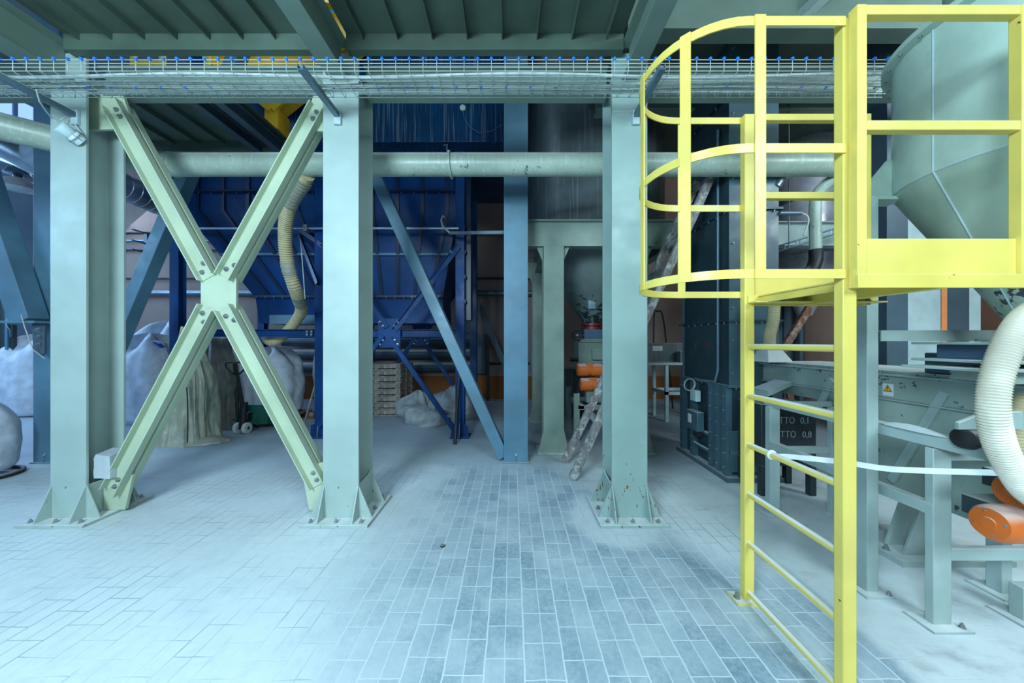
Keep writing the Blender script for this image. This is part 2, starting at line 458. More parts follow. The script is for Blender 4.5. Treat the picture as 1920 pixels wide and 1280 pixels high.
front_column(COLX[1], 'middle column of the front row, pale grey-green, lower right foot of the X brace', 'green')
front_column(COLX[2], 'rust-spotted grey-green front column with wooden ladder leaning behind it', 'rusty')

# ------------------------------------------------------------------ X brace in the left bay
BY = 3.10
bc = V((-2.655, BY, 1.99))
t = thing('cross_brace', 'large pale green X-shaped brace of paired channels between two front columns', 'brace', (bc.x, BY, .2))
MB().plate([(bc.x-.16, BY, bc.z-.20), (bc.x+.16, BY, bc.z-.20), (bc.x+.16, BY, bc.z+.19), (bc.x-.16, BY, bc.z+.19)], .03).build('gusset_plate', 'cream', t, .003)
for ex, ez in ((-3.585, 3.68), (-1.735, 3.66), (-3.60, .20), (-1.735, .26)):
    e = V((ex, BY, ez)); dv = (e - bc).normalized()
    s = bc + dv * .155
    nrm = V((0, -1, 0))
    a = MB().prof(s + V((0, -.014, 0)), e + V((0, -.014, 0)), Upts(.145, .065, .010), nrm).build('brace_arm', 'cream', t, .002)
    MB().prof(s + V((0, .014, 0)), e + V((0, .014, 0)), Upts(.145, .065, .010), -nrm).build('back_channel', 'cream', a, .002)
    for dd, off in ((.07, .03), (.135, -.02), ):
        side = V((-dv.z, 0, dv.x))
        bolt(a, s + dv * dd + side * (off if ez > 2 else -off) + V((0, -.024, 0)), (0, -1, 0), .016, .022)
    cx_ = (COLX[0] if ex < -2.6 else COLX[1]) + (.02 if ez > 2 else .156) * (1 if ex < -2.6 else -1); sg_ = 1 if ex < -2.6 else -1; up_z = 1 if ez > 2 else -1
    MB().plate([(cx_, BY, ez-.22), (e.x+sg_*.16, BY, ez-.20*up_z-.02*0), (e.x+sg_*.06, BY, ez+.12*up_z), (cx_, BY, ez+.16*up_z)] if up_z > 0 else [(cx_, BY, .03), (e.x+sg_*.10, BY, .03), (e.x+sg_*.17, BY, ez+.14), (cx_, BY, ez+.22)], .026).build('corner_plate', 'cream', t)
    for dd in (.05, .12):
        bolt(a, e - dv * dd + V((0, -.024, 0)), (0, -1, 0), .015, .02)

# rough stone block on the left column's foot
m = MB(); x0, x1 = XX(178, 3.03), XX(208, 3.03)
m.poly([(x0, 3.02, .335), (x1, 3.02, .335), (x1, 3.02, .53), (x0+.02, 3.02, .55), (x0, 3.02, .51), (x0, 3.15, .335), (x1, 3.15, .335), (x1, 3.15, .56), (x0+.02, 3.15, .575), (x0, 3.15, .53)],
       [(0,1,2,3,4), (9,8,7,6,5), (0,5,6,1), (1,6,7,2), (2,7,8,3), (3,8,9,4), (4,9,5,0)])
bmesh.ops.subdivide_edges(m.bm, edges=m.bm.edges[:], cuts=4, use_grid_fill=True)
for v in m.bm.verts: v.co += noise.noise_vector(v.co * 14) * .006
tag(m.build('stone_block', 'stone'), 'rough grey stone block resting on the foot of the left front column', 'block')
# thin plank in the web of the middle column
xm = COLX[1] + .07
tag(MB().bar((xm, 3.06, .06), (xm - .03, 3.13, .86), .085, .018, (1, 0, 0)).build('wooden_plank', 'wood'), 'thin stained plank standing in the hollow of the middle front column', 'plank')

# ------------------------------------------------------------------ girder on the column heads
def girder(x0, x1, y, z0, z1, w, label, mat='green_shade', name='steel_girder'):
    t = thing(name, label, 'beam', ((x0+x1)/2, y, z0))
    h = z1 - z0
    MB().box(x0, x1, y - .007, y + .007, z0 + .014, z1 - .014).build('web', mat, t)
    MB().box(x0, x1, y - w/2, y + w/2, z0, z0 + .014).build('bottom_flange', mat, t, .002)
    MB().box(x0, x1, y - w/2, y + w/2, z1 - .014, z1).build('top_flange', mat, t, .002)
    return t
girder(-12.5, COLX[0]-.16, 3.11, 3.77, 4.005, .15, 'grey-green girder running left out of view from the left front column')
girder(COLX[0]+.16, COLX[1]-.16, 3.11, 3.77, 4.005, .15, 'grey-green girder above the X brace, behind the wire tray')
girder(COLX[1]+.16, COLX[2]-.16, 3.11, 3.77, 4.005, .15, 'grey-green girder behind the wire tray between middle and right front columns')
girder(COLX[2]+.16, 4.6, 3.11, 3.77, 4.005, .15, 'grey-green girder behind the cable tray, passing behind the yellow cage')

# ------------------------------------------------------------------ overhead deck, transverse beams
def ybeam(x, y0, y1, z0, z1, w, label, mat='green_shade'):
    t = thing('overhead_beam', label, 'beam', (x, (y0+y1)/2, z0))
    MB().box(x-.006, x+.006, y0, y1, z0+.014, z1-.014).build('web', mat, t)
    MB().box(x-w/2, x+w/2, y0, y1, z0, z0+.014).build('bottom_flange', mat, t, .002)
    MB().box(x-w/2, x+w/2, y0, y1, z1-.014, z1).build('top_flange', mat, t, .002)
    return t
BZ0, BZ1 = 3.80, 4.10
ybeam(COLX[0] - .03, -.4, 2.955, BZ0, BZ1, .20, 'overhead beam running to the left front column under the deck')
ybeam(COLX[1] + .0, -.4, 2.955, BZ0, BZ1, .165, 'overhead beam running to the middle front column under the deck')
ybeam(COLX[2] + .0, -.4, 2.955, BZ0, BZ1, .15, 'overhead beam along the right edge of the ribbed deck')
DZ = 4.14
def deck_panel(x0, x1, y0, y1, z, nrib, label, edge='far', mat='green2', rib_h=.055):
    t = thing('ribbed_deck', label, 'deck', ((x0+x1)/2, (y0+y1)/2, z))
    MB().box(x0, x1, y0, y1, z, z+.02).build('deck_plate', mat, t)
    for i in range(nrib):
        x = x0 + (x1-x0) * (i + .5) / nrib
        MB().box(x-.004, x+.004, y0, y1-.06, z-rib_h, z).build('stiffening_rib', mat, t)
    m = MB().prof((x0, y1-.06, z-.06), (x1, y1-.06, z-.06), [(0, -.075), (-.07, -.075), (-.07, -.067), (-.008, -.067), (-.008, .06), (0, .06)])
    m.build('edge_channel', 'green2', t, .002)
    return t
deck_panel(-7.0, COLX[0]-.135, -.4, 2.93, DZ, 10, 'ribbed steel deck panel overhead, far left of the left overhead beam')
deck_panel(COLX[0]+.075, COLX[1]-.088, -.4, 2.93, DZ, 8, 'ribbed deck panel overhead between left and middle overhead beams')
deck_panel(COLX[1]+.088, COLX[2]-.08, -.4, 2.93, DZ, 8, 'ribbed deck panel overhead between middle and right overhead beams')
deck_panel(-5.0, -2.80, 3.28, 4.32, 4.06, 7, 'lower ribbed deck behind the X brace, ending above the horizontal pipe')
for x, lb in ((-2.86, 'dark edge beam on the right side of the lower ribbed deck'), (-3.12, 'second beam in from the right edge of the lower ribbed deck')):
    ybeam(x, 3.28, 4.24, 3.87, 4.002, .09, lb, 'darkcol')
# right bay: higher longitudinal beams and plate
girder(1.12, 9.5, 3.30, 4.50, 4.92, .17, 'high beam with a broad web crossing above the yellow cage')
girder(1.12, 9.5, 4.60, 4.62, 4.92, .20, 'farther high beam above the yellow cage, shadowed')
tag(MB().box(1.10, 7.0, .6, 6.2, 4.921, 4.97).build('upper_floor_plate', 'green2'), 'dark green floor plate above the high beams, top right', 'plate')
tag(MB().prof(P(1610, -70, 3.0), P(1500, 34, 3.28), Lpts(.12, .08, .01)).build('diagonal_strut', 'green'), 'short diagonal strut joining the high beam above the yellow cage', 'strut')

# ------------------------------------------------------------------ wire cable tray
TY0, TY1, TZ0, TZ1 = 2.50, 2.77, 3.53, 3.612
t = thing('wire_cable_tray', 'long zinc wire basket cable tray crossing in front of the column heads', 'cable tray', (0, 2.63, TZ0))
TX0, TX1 = -4.3, 3.0
for y, z in ((TY0, TZ1), (TY0, TZ1-.027), (TY0, TZ1-.054), (TY0, TZ0), (2.545, TZ0-.004), (2.59, TZ0-.004), (2.635, TZ0-.004), (2.68, TZ0-.004), (2.725, TZ0-.004), (TY1, TZ0), (TY1, TZ1-.04), (TY1, TZ1)):
    MB().tube([(TX0, y, z), (TX1, y, z)], .0032, 6).build('long_wire', 'wire', t)
n = int((TX1-TX0)/.1)
for i in range(n):
    x = TX0 + .05 + i * .1
    w = MB().tube([(x, TY0-.005, TZ1), (x, TY0-.005, TZ0), (x, TY0+.006, TZ0-.008), (x, TY1-.006, TZ0-.008), (x, TY1+.005, TZ0), (x, TY1+.005, TZ1)], .0028, 5).build('cross_wire', 'wire', t)
    MB().lathe([(.0, -.011), (.012, -.009), (.012, .004), (.005, .011)], (x, TY0-.004, TZ1+.002), (0, 0, -1), 8).build('edge_clip', 'clip', w)
    if i % 2 == 0: MB().lathe([(.0, -.010), (.011, -.008), (.011, .004), (.005, .010)], (x, TY1+.004, TZ1+.002), (0, 0, -1), 8).build('edge_clip', 'clip', w)
for i, (y, ph, lb) in enumerate(((2.56, 0, 'pale cable nearest the front edge in the wire tray'), (2.65, 1.3, 'pale cable lying along the middle of the wire tray'), (2.71, 2.2, 'pale cable lying at the back of the wire tray'))):
    pts = [(TX0 + k*.2, y + .018*math.sin(k*.5+ph), TZ0 + .0125) for k in range(int((TX1-TX0)/.2)+1)]
    tag(MB().tube(pts, .012, 8).build('cable', 'cable'), lb, 'cable', 'cables in the wire tray')
for x, lb in ((COLX[0]+.08, 'galvanised tray bracket on the left front column, above the round lamp'), (COLX[1]-.02, 'galvanised tray bracket on the middle front column'), (COLX[2]+.05, 'galvanised tray bracket on the right front column, beside the cage')):
    b = thing('tray_bracket', lb, 'bracket', (x, 2.7, 3.47), 'wire tray brackets')
    MB().prof((x, 2.42, 3.50), (x, 2.935, 3.50), Upts(.042, .042, .005, -.021)).build('arm', 'zinc', b, .001)
    MB().box(x-.03, x+.03, 2.935, 2.958, 3.42, 3.545).build('wall_plate', 'pale', b, .002)

# round lamp on the left column
c = P(122, 240, 2.86)
t = thing('bulkhead_lamp', 'round white wire-guarded lamp on the left front column head', 'lamp', (c.x, FY0, c.z))
e = V((c.x+.022, FY0-.004, c.z-.06)); s0 = V((c.x-.02, 2.835, c.z+.005)); ax = (e - s0).normalized()
MB().lathe([(.01, -.004), (.05, 0), (.053, .01), (.05, .06), (.046, .075)], s0, ax, 28).build('housing', 'pale', t)
MB().lathe([(.044, .075), (.050, .085), (.050, .12), (.045, (e-s0).length)], s0, ax, 24).build('glass_body', 'glass', t)
ring0 = s0 + ax * .10; aa = ax.orthogonal().normalized(); bb = ax.cross(aa)
for k in range(5):
    an = 2*PI*k/5
    o_ = (aa*math.cos(an) + bb*math.sin(an)) * .058
    MB().tube([s0 + ax*.07 + o_*.86, s0 + ax*.085 + o_, s0 + ax*.13 + o_], .003, 6).build('guard_wire', 'zinc', t)
MB().tube([ring0 + (aa*math.cos(2*PI*k/24)+bb*math.sin(2*PI*k/24))*.058 for k in range(24)], .003, 6, True).build('guard_ring', 'zinc', t)
tag(MB().tube([P(68, 168, 2.6), P(74, 190, 2.66), P(86, 208, 2.76), P(98, 222, 2.86), P(106, 230, 2.88), P(122, 219, 2.92), P(136, 226, 2.94), (c.x+.05, 2.93, c.z-.0)], .005, 8).build('lamp_cable', 'cable'), 'thin pale cable dropping from the tray to the round lamp', 'cable')

# ------------------------------------------------------------------ horizontal pipes
PY, PZ, PR = 3.70, 3.464, .119
def ring(parent, c, ax, r0, r1, w, mat='pipe', name='flange'):
    return MB().lathe([(r0, -w/2), (r1, -w/2), (r1, w/2), (r0, w/2)], c, ax, 32).build(name, mat, parent)
t = thing('main_pipe', 'long dusty grey-green horizontal pipe behind the front columns', 'pipe', (0, PY, PZ-PR))
MB().cyl((-3.72, PY, PZ), (3.60, PY, PZ), PR, 40).build('pipe_run', 'pipe', t)
ring(t, (-.665, PY, PZ), (1, .0, .04), PR, PR+.022, .02)
ring(t, (-3.66, PY, PZ), (1, 0, 0), PR, PR+.010, .018)
ring(t, (2.62, PY, PZ), (1, 0, 0), PR, PR+.012, .02)
MB().tube([(-.70, PY-.02, PZ+PR+.01), (-.70, PY-.02, PZ+PR+.09), (-.74, PY, PZ+PR+.09)], .006, 6).build('pipe_hook', 'zinc', t)
pts = [(-3.72, PY, PZ)] + [(-3.72-.22*math.sin(a)*1.0, PY-.22*(1-math.cos(a)), PZ) for a in (.15, .3, .45, .6, .72)]
lx, ly, _ = pts[-1]; dx, dy = -math.cos(.72), -math.sin(.72)
pts += [(lx + dx*k, ly + dy*k, PZ) for k in (.4, .8, 1.2, 1.6, 2.4)]
tag(MB().tube(pts, PR, 32).build('bent_pipe', 'pipe'), 'grey-green pipe bending toward the viewer behind the left front column', 'pipe')

# spiral ducts on the left
t = thing('spiral_duct', 'large galvanised spiral duct running back along the left side', 'duct', (-6.75, 6, 3.9))
m = MB(); pa = V((-6.62, 4.75, 4.22)); pb = V((-6.66, 8.6, 4.08))
L = (pb-pa).length; prof_ = []
k = 0.0
while k < L:
    prof_ += [(.225, k), (.225, k+.125), (.232, k+.132), (.232, k+.145)]; k += .15
m.lathe(prof_, pa, pb-pa, 32); m.build('duct_body', 'galv', t)
for f_ in (.15, .6): MB().cyl(pa.lerp(pb, f_) + V((0, 0, .22)), pa.lerp(pb, f_) + V((0, 0, RZ-4.2)), .012, 8).build('hanger_rod', 'zinc', t)
ring(t, pa + (pb-pa).normalized()*.02, pb-pa, .225, .25, .03, 'galv')
tag(MB().tube([P(-40, 255, 4.9), P(30, 283, 5.0), P(100, 320, 5.2)], .20, 28).build('duct_stub', 'galv'), 'galvanised duct piece at the left edge above the pendant lamp', 'duct')
tag(MB().bar(P(300, 342, 6.0), P(230, 352, 6.2), .06, .12).build('duct_bracket', 'pale'), 'pale slanted bracket under the spiral duct', 'bracket')

# pendant lamp at left
c = P(33, 345, 5.4)
t = thing('pendant_lamp', 'grey enamel dome lamp hanging at the left edge under a duct', 'lamp', (c.x, c.y, c.z-.2))
MB().lathe([(.03, .10), (.075, .095), (.15, .055), (.215, -.02), (.235, -.075), (.230, -.075), (.21, -.02), (.145, .045), (.03, .085)], c, (0, 0, 1), 40).build('lamp_shade', 'lampshade', t)
MB().lathe([(.045, .10), (.05, .13), (.045, .155)], c, (0, 0, 1), 20).build('neck', 'darkcol', t)
MB().lathe([(.13, .150), (.14, .155), (.12, .20), (.10, .235), (.02, .24)], c, (0, 0, 1), 28).build('cap', 'zinc', t)
MB().lathe([(.22, -.07), (.22, -.075), (.02, -.10), (.0, -.10)], c, (0, 0, 1), 28).build('lamp_glass', 'glass', t)
MB().cyl(c + V((0, 0, .23)), c + V((0, 0, .9)), .012, 8).build('hanging_rod', 'zinc', t)

# ------------------------------------------------------------------ second row: blue-grey columns and braces
def blue_column(cx, y0, label):
    t = thing('steel_column', label, 'column', (cx, y0+.15, 0))
    MB().prof((cx, y0+.15, .015), (cx, y0+.15, 6.8), Ipts(.306, .30, .014, .022), (0, 1, 0)).build('shaft', 'bluegrey', t, .003)
    MB().box(cx-.17, cx+.17, y0-.02, y0+.33, 0, .015).build('base_plate', 'bluegrey', t)
    MB().plate([(cx, y0, .015), (cx, y0-.02, .015), (cx, y0-.02, .10), (cx, y0, .12)], .012).build('gusset', 'bluegrey', t)
    return t
blue_column(.05, 4.35, 'blue-grey column standing alone in the gap between middle and right front columns')
blue_column(-5.95, 4.35, 'blue-grey column partly hidden behind the left front column')
tag(MB().bar((-.11, 4.46, .05), P(522, -70, 4.46), .145, .13, (0, -1, 0)).build('diagonal_brace', 'bluegrey', None, .006), 'blue-grey diagonal brace rising left from the lone blue-grey column', 'brace')
tag(MB().bar((-5.78, 4.46, .05), P(520, -70, 4.46), .15, .16, (0, -1, 0)).build('diagonal_brace', 'bluegrey', None, .006), 'blue-grey diagonal brace behind the upper left arm of the X brace', 'brace')
t = thing('diagonal_brace', 'heavy blue-grey box brace slanting down to a bolted plate at the left edge', 'brace', P(50, 608, 4.25))
a0, a1 = P(56, 603, 4.22), P(-95, 150, 4.22)
MB().bar(a0, a1, .25, .20, (0, -1, 0)).build('box_section', 'bluegrey', t, .006)
dn = (a1-a0).normalized()
MB().box(a0.x-.23, a0.x+.26, 4.07, 4.34, a0.z-.02, a0.z+.005).build('end_plate', 'bluegrey', t)
MB().plate([P(62, 606, 4.21), P(86, 606, 4.21), P(86, 662, 4.21), P(78, 668, 4.21), P(64, 655, 4.21)], .02).build('gusset_plate', 'darkcol', t)
for py in (618, 632, 646): bolt(t, P(73, py, 4.198), (0, -1, 0), .02, .025)
tag(MB().tube([P(40, 590, 4.05), P(46, 612, 4.05), P(62, 655, 4.12), P(84, 672, 4.18)], .006, 6).build('hanging_wire', 'cable'), 'thin wire hanging from the heavy box brace at the left', 'wire')

# ------------------------------------------------------------------ blue dust filter
BY0, BY1 = 5.5, 7.4
LX = (-5.45, -3.11, -.84)
bf = thing('dust_filter', 'big deep blue dust filter with a ribbed hopper on tall legs', 'dust filter', (-3.1, 6.4, 0))
for row, y in enumerate((BY0, BY1)):
    for x in LX:
        leg = MB().prof((x, y+.07, .02), (x, y+.07, 4.7), Ipts(.145, .14, .012, .012), (0, 1, 0)).build('leg', 'blue', bf, .002)
        m = MB().box(x-.15, x+.15, y-.07, y+.22, 0, .02)
        m.build('foot_plate', 'blue', leg)
        for sx in (-1, 1):
            MB().plate([(x+sx*.07, y, .02), (x+sx*.145, y, .02), (x+sx*.125, y, .20), (x+sx*.07, y, .22)], .012).build('foot_gusset', 'blue', leg)
        MB().plate([(x, y-.06, .02), (x, y, .02), (x, y, .24), (x, y-.02, .24)], .012).build('foot_gusset', 'zinc', leg)
    MB().prof((LX[0], y+.05, 1.685), (LX[2], y+.05, 1.685), Upts(.125, .07, .01, -.035), (0, -1, 0)).build('cross_beam', 'blue', bf, .002)
    xm = (LX[1]+LX[2])/2
    MB().box(xm-.18, xm+.18, y-.012, y, 1.45, 1.92).build('gusset_plate', 'blue', bf, .002)
    for ex, ez in ((LX[1]+.05, .16), (LX[2]-.05, .16), (LX[1]+.05, 3.1), (LX[2]-.05, 3.1)):
        sg = V((xm + (.06 if ex > xm else -.06), y-.03, 1.62 if ez < 1 else 1.75))
        br = MB().prof(sg, (ex, y-.03, ez), Lpts(.085, .05, .009), (0, -1, 0)).build('brace', 'blue', bf, .002)
        dd = (V((ex, y-.03, ez)) - sg).normalized()
        for q in (.06, .14, 1.55):
            bolt(br, sg + dd*q + V((.0, -.012, 0)), (0, -1, 0), .014, .02)
for sx in (-1, 1):
    for q in range(4):
        bolt(bf, (LX[1] + (-.13 if q % 2 else -.20), BY0+.012, 1.66 + (.05 if q > 1 else 0)), (0, -1, 0), .014, .016) if sx > 0 else None
# trough-shaped hopper: vertical skirt, then four sloping walls, then an outlet box
zt, zb, zo, zo2 = 4.35, 3.70, 2.33, 1.88
T = [(-5.40, 5.62), (-.90, 5.62), (-.90, 7.35), (-5.40, 7.35)]
B = [(-4.62, 6.15), (-1.25, 6.15), (-1.25, 6.95), (-4.62, 6.95)]
hop = MB().rings([[(x, y, zt) for x, y in T], [(x, y, zb) for x, y in T], [(x, y, zo) for x, y in B], [(x, y, zo2) for x, y in [(x*.985, y) for x, y in B]]]).build('hopper', 'blue', bf)
for k in range(11):
    f = (k + .6) / 11
    xt = T[0][0] + (T[1][0]-T[0][0]) * f; xb = B[0][0] + (B[1][0]-B[0][0]) * (f * .94 + .03)
    MB().sweep([(xt, 5.60, zt), (xt, 5.60, zb), (xb, 6.13, zo+.02)], [(-.006, -.03), (.006, -.03), (.006, .03), (-.006, .03)], (1, 0, 0)).build('stiffening_rib', 'blue_dark', hop)
for z, y, x0, x1, mt in ((3.98, 5.57, -5.42, -.88, 'blue_dark'), (3.02, 5.86, -5.0, -1.05, 'bluegrey'), (2.33, 6.10, -4.66, -1.22, 'blue_dark')):
    MB().prof((x0, y, z), (x1, y, z), Lpts(.05, .05, .008)).build('flange_angle', mt, hop)
    if z != 3.02:
        for q in range(22): bolt(hop, (x0 + .1 + q*(x1-x0-.2)/21, y-.003, z+.02), (0, 0, -1), .010, .03)
m = MB().box(-1.9, -1.6, 6.13, 6.15, 2.5, 2.56); m.build('maker_plate', 'zinc', hop)
MB().box(-4.3, -3.5, 6.05, 6.3, 1.86, 2.02).build('outlet_valve', 'bluegrey', hop)
# housing on top
MB().box(-3.35, -.14, 5.25, 7.6, 4.62, 7.2).build('housing', 'blue_streaked', bf, .01)
MB().box(-5.6, -3.4, 5.9, 7.6, 4.62, 7.2).build('housing_wing', 'blue', bf, .01)
MB().lathe([(.5, 4.64), (.62, 5.0), (.62, 6.6), (.5, 6.9)], (-3.75, 5.75, 0), (0, 0, 1), 40).build('air_vessel', 'blue', bf)
MB().box(-5.3, -.9, 5.66, 7.3, 4.35, 4.63).build('roof_frame', 'blue_dark', bf)
MB().box(LX[2]-.02, LX[2]+.16, 5.62, 5.9, 1.9, 4.6).build('side_duct', 'blue_dark', bf)
for z in (2.2, 2.6, 3.0, 3.4):
    MB().lathe([(.0, -.03), (.05, -.03), (.06, 0), (.05, .03), (0, .03)], (LX[2]+.04, 5.56, z), (0, -1, 0), 12).build('clamp', 'blue_dark', bf)
m = MB().prof((-3.0, 5.42, 3.02), (-3.62, 5.75, 3.42), Lpts(.07, .07, .01)); m.build('knee_brace', 'blue_dark', bf)
MB().prof((-3.12, 5.42, 2.45), (-3.62, 5.75, 3.32), Lpts(.07, .07, .01)).build('knee_brace', 'blue_dark', bf)
# lamp fitting with cable on the housing face
t = thing('wall_sensor', 'small white sensor with hanging cable on the streaked blue housing', 'sensor', P(868, 204, 5.2))
MB().lathe([(.035, 0), (.045, .01), (.045, .035), (.02, .05)], P(868, 204, 5.249), (0, -1, 0), 20).build('sensor_head', 'white', t)
MB().tube([P(868, 208, 5.22), P(870, 222, 5.22), P(880, 238, 5.22), P(898, 249, 5.22), P(920, 246, 5.22), P(942, 234, 5.22)], .006, 6).build('sensor_cable', 'zinc', t)
# galvanised conduit in front of the legs
t = thing('conduit_pipe', 'thin galvanised conduit crossing in front of the blue filter hopper', 'conduit', (-2.5, 5.40, 3.35))
zc = ZZ(428, 5.38)
MB().tube([(-5.6, 5.38, zc), (LX[1]-.1, 5.38, zc), (LX[2]+.0, 5.38, zc)], .022, 12).build('pipe_run', 'galv', t)
MB().box(LX[1]-.16, LX[1]-.10, 5.34, 5.42, zc-.05, zc+.05).build('pipe_clamp', 'galv', t)
tag(MB().bar(P(843, 437, 5.3), P(946, 436, 4.75), .045, .045).build('square_tube', 'galv'), 'short galvanised square tube between blue filter leg and lone blue-grey column', 'tube')
tag(MB().tube([P(843, 436, 5.28), P(830, 424, 5.28), P(827, 412, 5.28), P(831, 404, 5.28), P(834, 408, 5.28)], .014, 8).build('looped_cable', 'cable'), 'short looped pale cable at the end of the square tube', 'cable')

# flexible hose dropping from the pipe
hp = [P(575, 326, 3.72), P(566, 345, 3.85), P(551, 368, 4.0), P(540, 395, 4.15), P(535, 430, 4.3), P(536, 470, 4.4), P(543, 510, 4.5), P(553, 540, 4.6), P(561, 562, 4.9), P(565, 582, 5.25), P(556, 600, 5.6), P(543, 616, 5.74), P(525, 634, 5.8), P(508, 640, 5.82), P(499, 631, 5.85)]
def smooth_path(pts, n=8):
    out = []
    for i in range(len(pts)-1):
        p0, p1, p2, p3 = pts[max(i-1, 0)], pts[i], pts[i+1], pts[min(i+2, len(pts)-1)]
        for k in range(n):
            u = k/n
            out.append(.5*((2*p1) + (p2-p0)*u + (2*p0-5*p1+4*p2-p3)*u*u + (3*p1-p0-3*p2+p3)*u**3))
    return out + [pts[-1]]
def ribbed(path, r, amp, pitch):
    """resample a path and give it a corrugated radius"""
    L = [0]
    for a, b in zip(path, path[1:]): L.append(L[-1] + (b-a).length)
    n = max(8, int(L[-1]/(pitch/4))); out = []; rs = []; j = 0
    for k in range(n+1):
        s_ = L[-1]*k/n
        while j < len(L)-2 and L[j+1] < s_: j += 1
        u = (s_-L[j])/max(1e-6, L[j+1]-L[j]); out.append(path[j].lerp(path[j+1], min(1, u)))
        rs.append(r + amp*math.cos(2*PI*s_/pitch))
    return out, rs
t = thing('flexible_hose', 'yellowed ribbed hose hanging from the pipe in front of the blue filter', 'hose', hp[-1])
sp = smooth_path(hp)
MB().tube(*ribbed(sp, .078, .005, .03), 16).build('hose_body', 'hose_yellow', t)
for a, b in ((4, 22), (44, 50), (60, 68)):
    MB().tube(*ribbed(sp[a:b], .086, .003, .06), 14).build('tape_wrap', 'tape', t)
MB().tube([P(563, 448, 4.6), P(566, 480, 4.6), P(569, 520, 4.62), P(572, 560, 4.65)], .006, 6).build('tie_cord', 'cable', t)

# yellow hopper in the gap above
t = thing('yellow_hopper', 'ochre yellow pointed hopper between the lower deck and blue filter', 'hopper', P(523, 240, 4.92))
yh = 4.92; ap = P(523, 214, yh)
def Q(px, py, y=yh): return P(px, py, y)
zt_ = ap.z + 1.35
MB().rings([[ap + V((-.07, -.07, 0)), ap + V((.07, -.07, 0)), ap + V((.07, .07, 0)), ap + V((-.07, .07, 0))],
            [(ap.x-1.6, yh-.12, zt_), (ap.x+1.5, yh-.12, zt_), (ap.x+1.5, yh+.26, zt_), (ap.x-1.6, yh+.26, zt_)]]).build('sloped_body', 'yellow_old', t)
for ex in (-1.65, 1.55):
    MB().bar(ap + V((0, -.14, -.02)), (ap.x+ex, yh-.2, zt_), .12, .05, (0, -1, 0)).build('edge_beam', 'yellow_old', t)
for q, wd in ((.33, .38), (.66, .74)):
    MB().box(ap.x-1.6*q, ap.x+1.5*q, yh-.09-.05*q-.05, yh-.06-.05*q, ap.z+1.35*q-.03, ap.z+1.35*q+.03).build('stiffener', 'yellow', t)
MB().box(ap.x-.10, ap.x+.09, yh-.15, yh+.1, ap.z-.30, ap.z-.02).build('outlet_spout', 'yellow_old', t)
MB().box(ap.x-1.75, ap.x+1.65, yh-.26, yh-.16, zt_, zt_+.1).build('rim_beam', 'yellow_old', t)
t = thing('yellow_guardrail', 'yellow guard rail glimpsed above the wire tray near the left column', 'guardrail', P(275, 128, 4.3))
MB().box(XX(246, 4.3), XX(309, 4.3), 4.30, 4.32, ZZ(128, 4.3), ZZ(113, 4.3)).build('toe_board', 'yellow', t)
for px in (250, 304, 388): MB().box(XX(px, 4.3), XX(px+8, 4.3), 4.26, 4.30, ZZ(128, 4.3), ZZ(128, 4.3)+1.1).build('post', 'yellow', t)
MB().box(XX(246, 4.3), XX(398, 4.3), 4.26, 4.30, ZZ(128, 4.3)+1.1, ZZ(128, 4.3)+1.15).build('top_rail', 'yellow', t)

# ------------------------------------------------------------------ grey silo on its frame
SC = V((1.43, 6.10, 0)); SR = 1.19
t = thing('storage_silo', 'large round grey silo with peeling cone in the dark middle bay', 'silo', (SC.x, SC.y, 1.8))
MB().lathe([(SR, 3.28), (SR, 7.4), (.3, 7.6)], SC, (0, 0, 1), 72).build('cylinder', 'silo', t)
MB().lathe([(.14, 1.86), (1.10, 3.26), (SR, 3.28)], SC, (0, 0, 1), 64).build('cone', 'silo_cone', t)
MB().lathe([(.14, 1.76), (.20, 1.76), (.20, 1.80), (.14, 1.80), (.14, 1.83), (.19, 1.83), (.19, 1.87), (.14, 1.87)], SC, (0, 0, 1), 32).build('outlet_flange', 'red', t)
for z in (3.32, 4.35, 5.4):
    MB().lathe([(SR, z-.004), (SR+.004, z-.002), (SR+.004, z+.002), (SR, z+.004)], SC, (0, 0, 1), 72).build('weld_seam', 'silo', t)
MB().box(1.28, 1.40, 5.72, 5.725, 2.10, 2.24).build('data_plate', 'zinc', t)
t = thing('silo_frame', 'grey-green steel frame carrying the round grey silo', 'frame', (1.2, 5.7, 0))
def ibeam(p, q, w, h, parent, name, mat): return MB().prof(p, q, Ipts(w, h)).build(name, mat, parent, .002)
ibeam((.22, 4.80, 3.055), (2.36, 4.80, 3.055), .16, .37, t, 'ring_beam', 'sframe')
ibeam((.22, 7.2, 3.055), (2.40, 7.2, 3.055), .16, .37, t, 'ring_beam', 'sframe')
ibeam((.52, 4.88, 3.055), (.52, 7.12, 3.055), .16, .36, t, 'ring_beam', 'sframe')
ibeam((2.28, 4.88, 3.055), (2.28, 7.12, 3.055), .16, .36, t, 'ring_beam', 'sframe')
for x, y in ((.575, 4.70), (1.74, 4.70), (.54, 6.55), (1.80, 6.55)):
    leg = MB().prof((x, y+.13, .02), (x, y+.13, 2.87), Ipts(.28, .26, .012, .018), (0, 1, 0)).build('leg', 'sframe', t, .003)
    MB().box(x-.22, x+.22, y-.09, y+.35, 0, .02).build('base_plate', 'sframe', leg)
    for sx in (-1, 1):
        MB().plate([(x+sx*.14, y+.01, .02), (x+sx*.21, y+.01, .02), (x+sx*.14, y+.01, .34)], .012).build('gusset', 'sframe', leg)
        MB().plate([(x+sx*.14, y+.10, 2.87), (x+sx*.23, y+.10, 2.87), (x+sx*.14, y+.10, 2.66)], .014).build('head_bracket', 'sframe', leg)
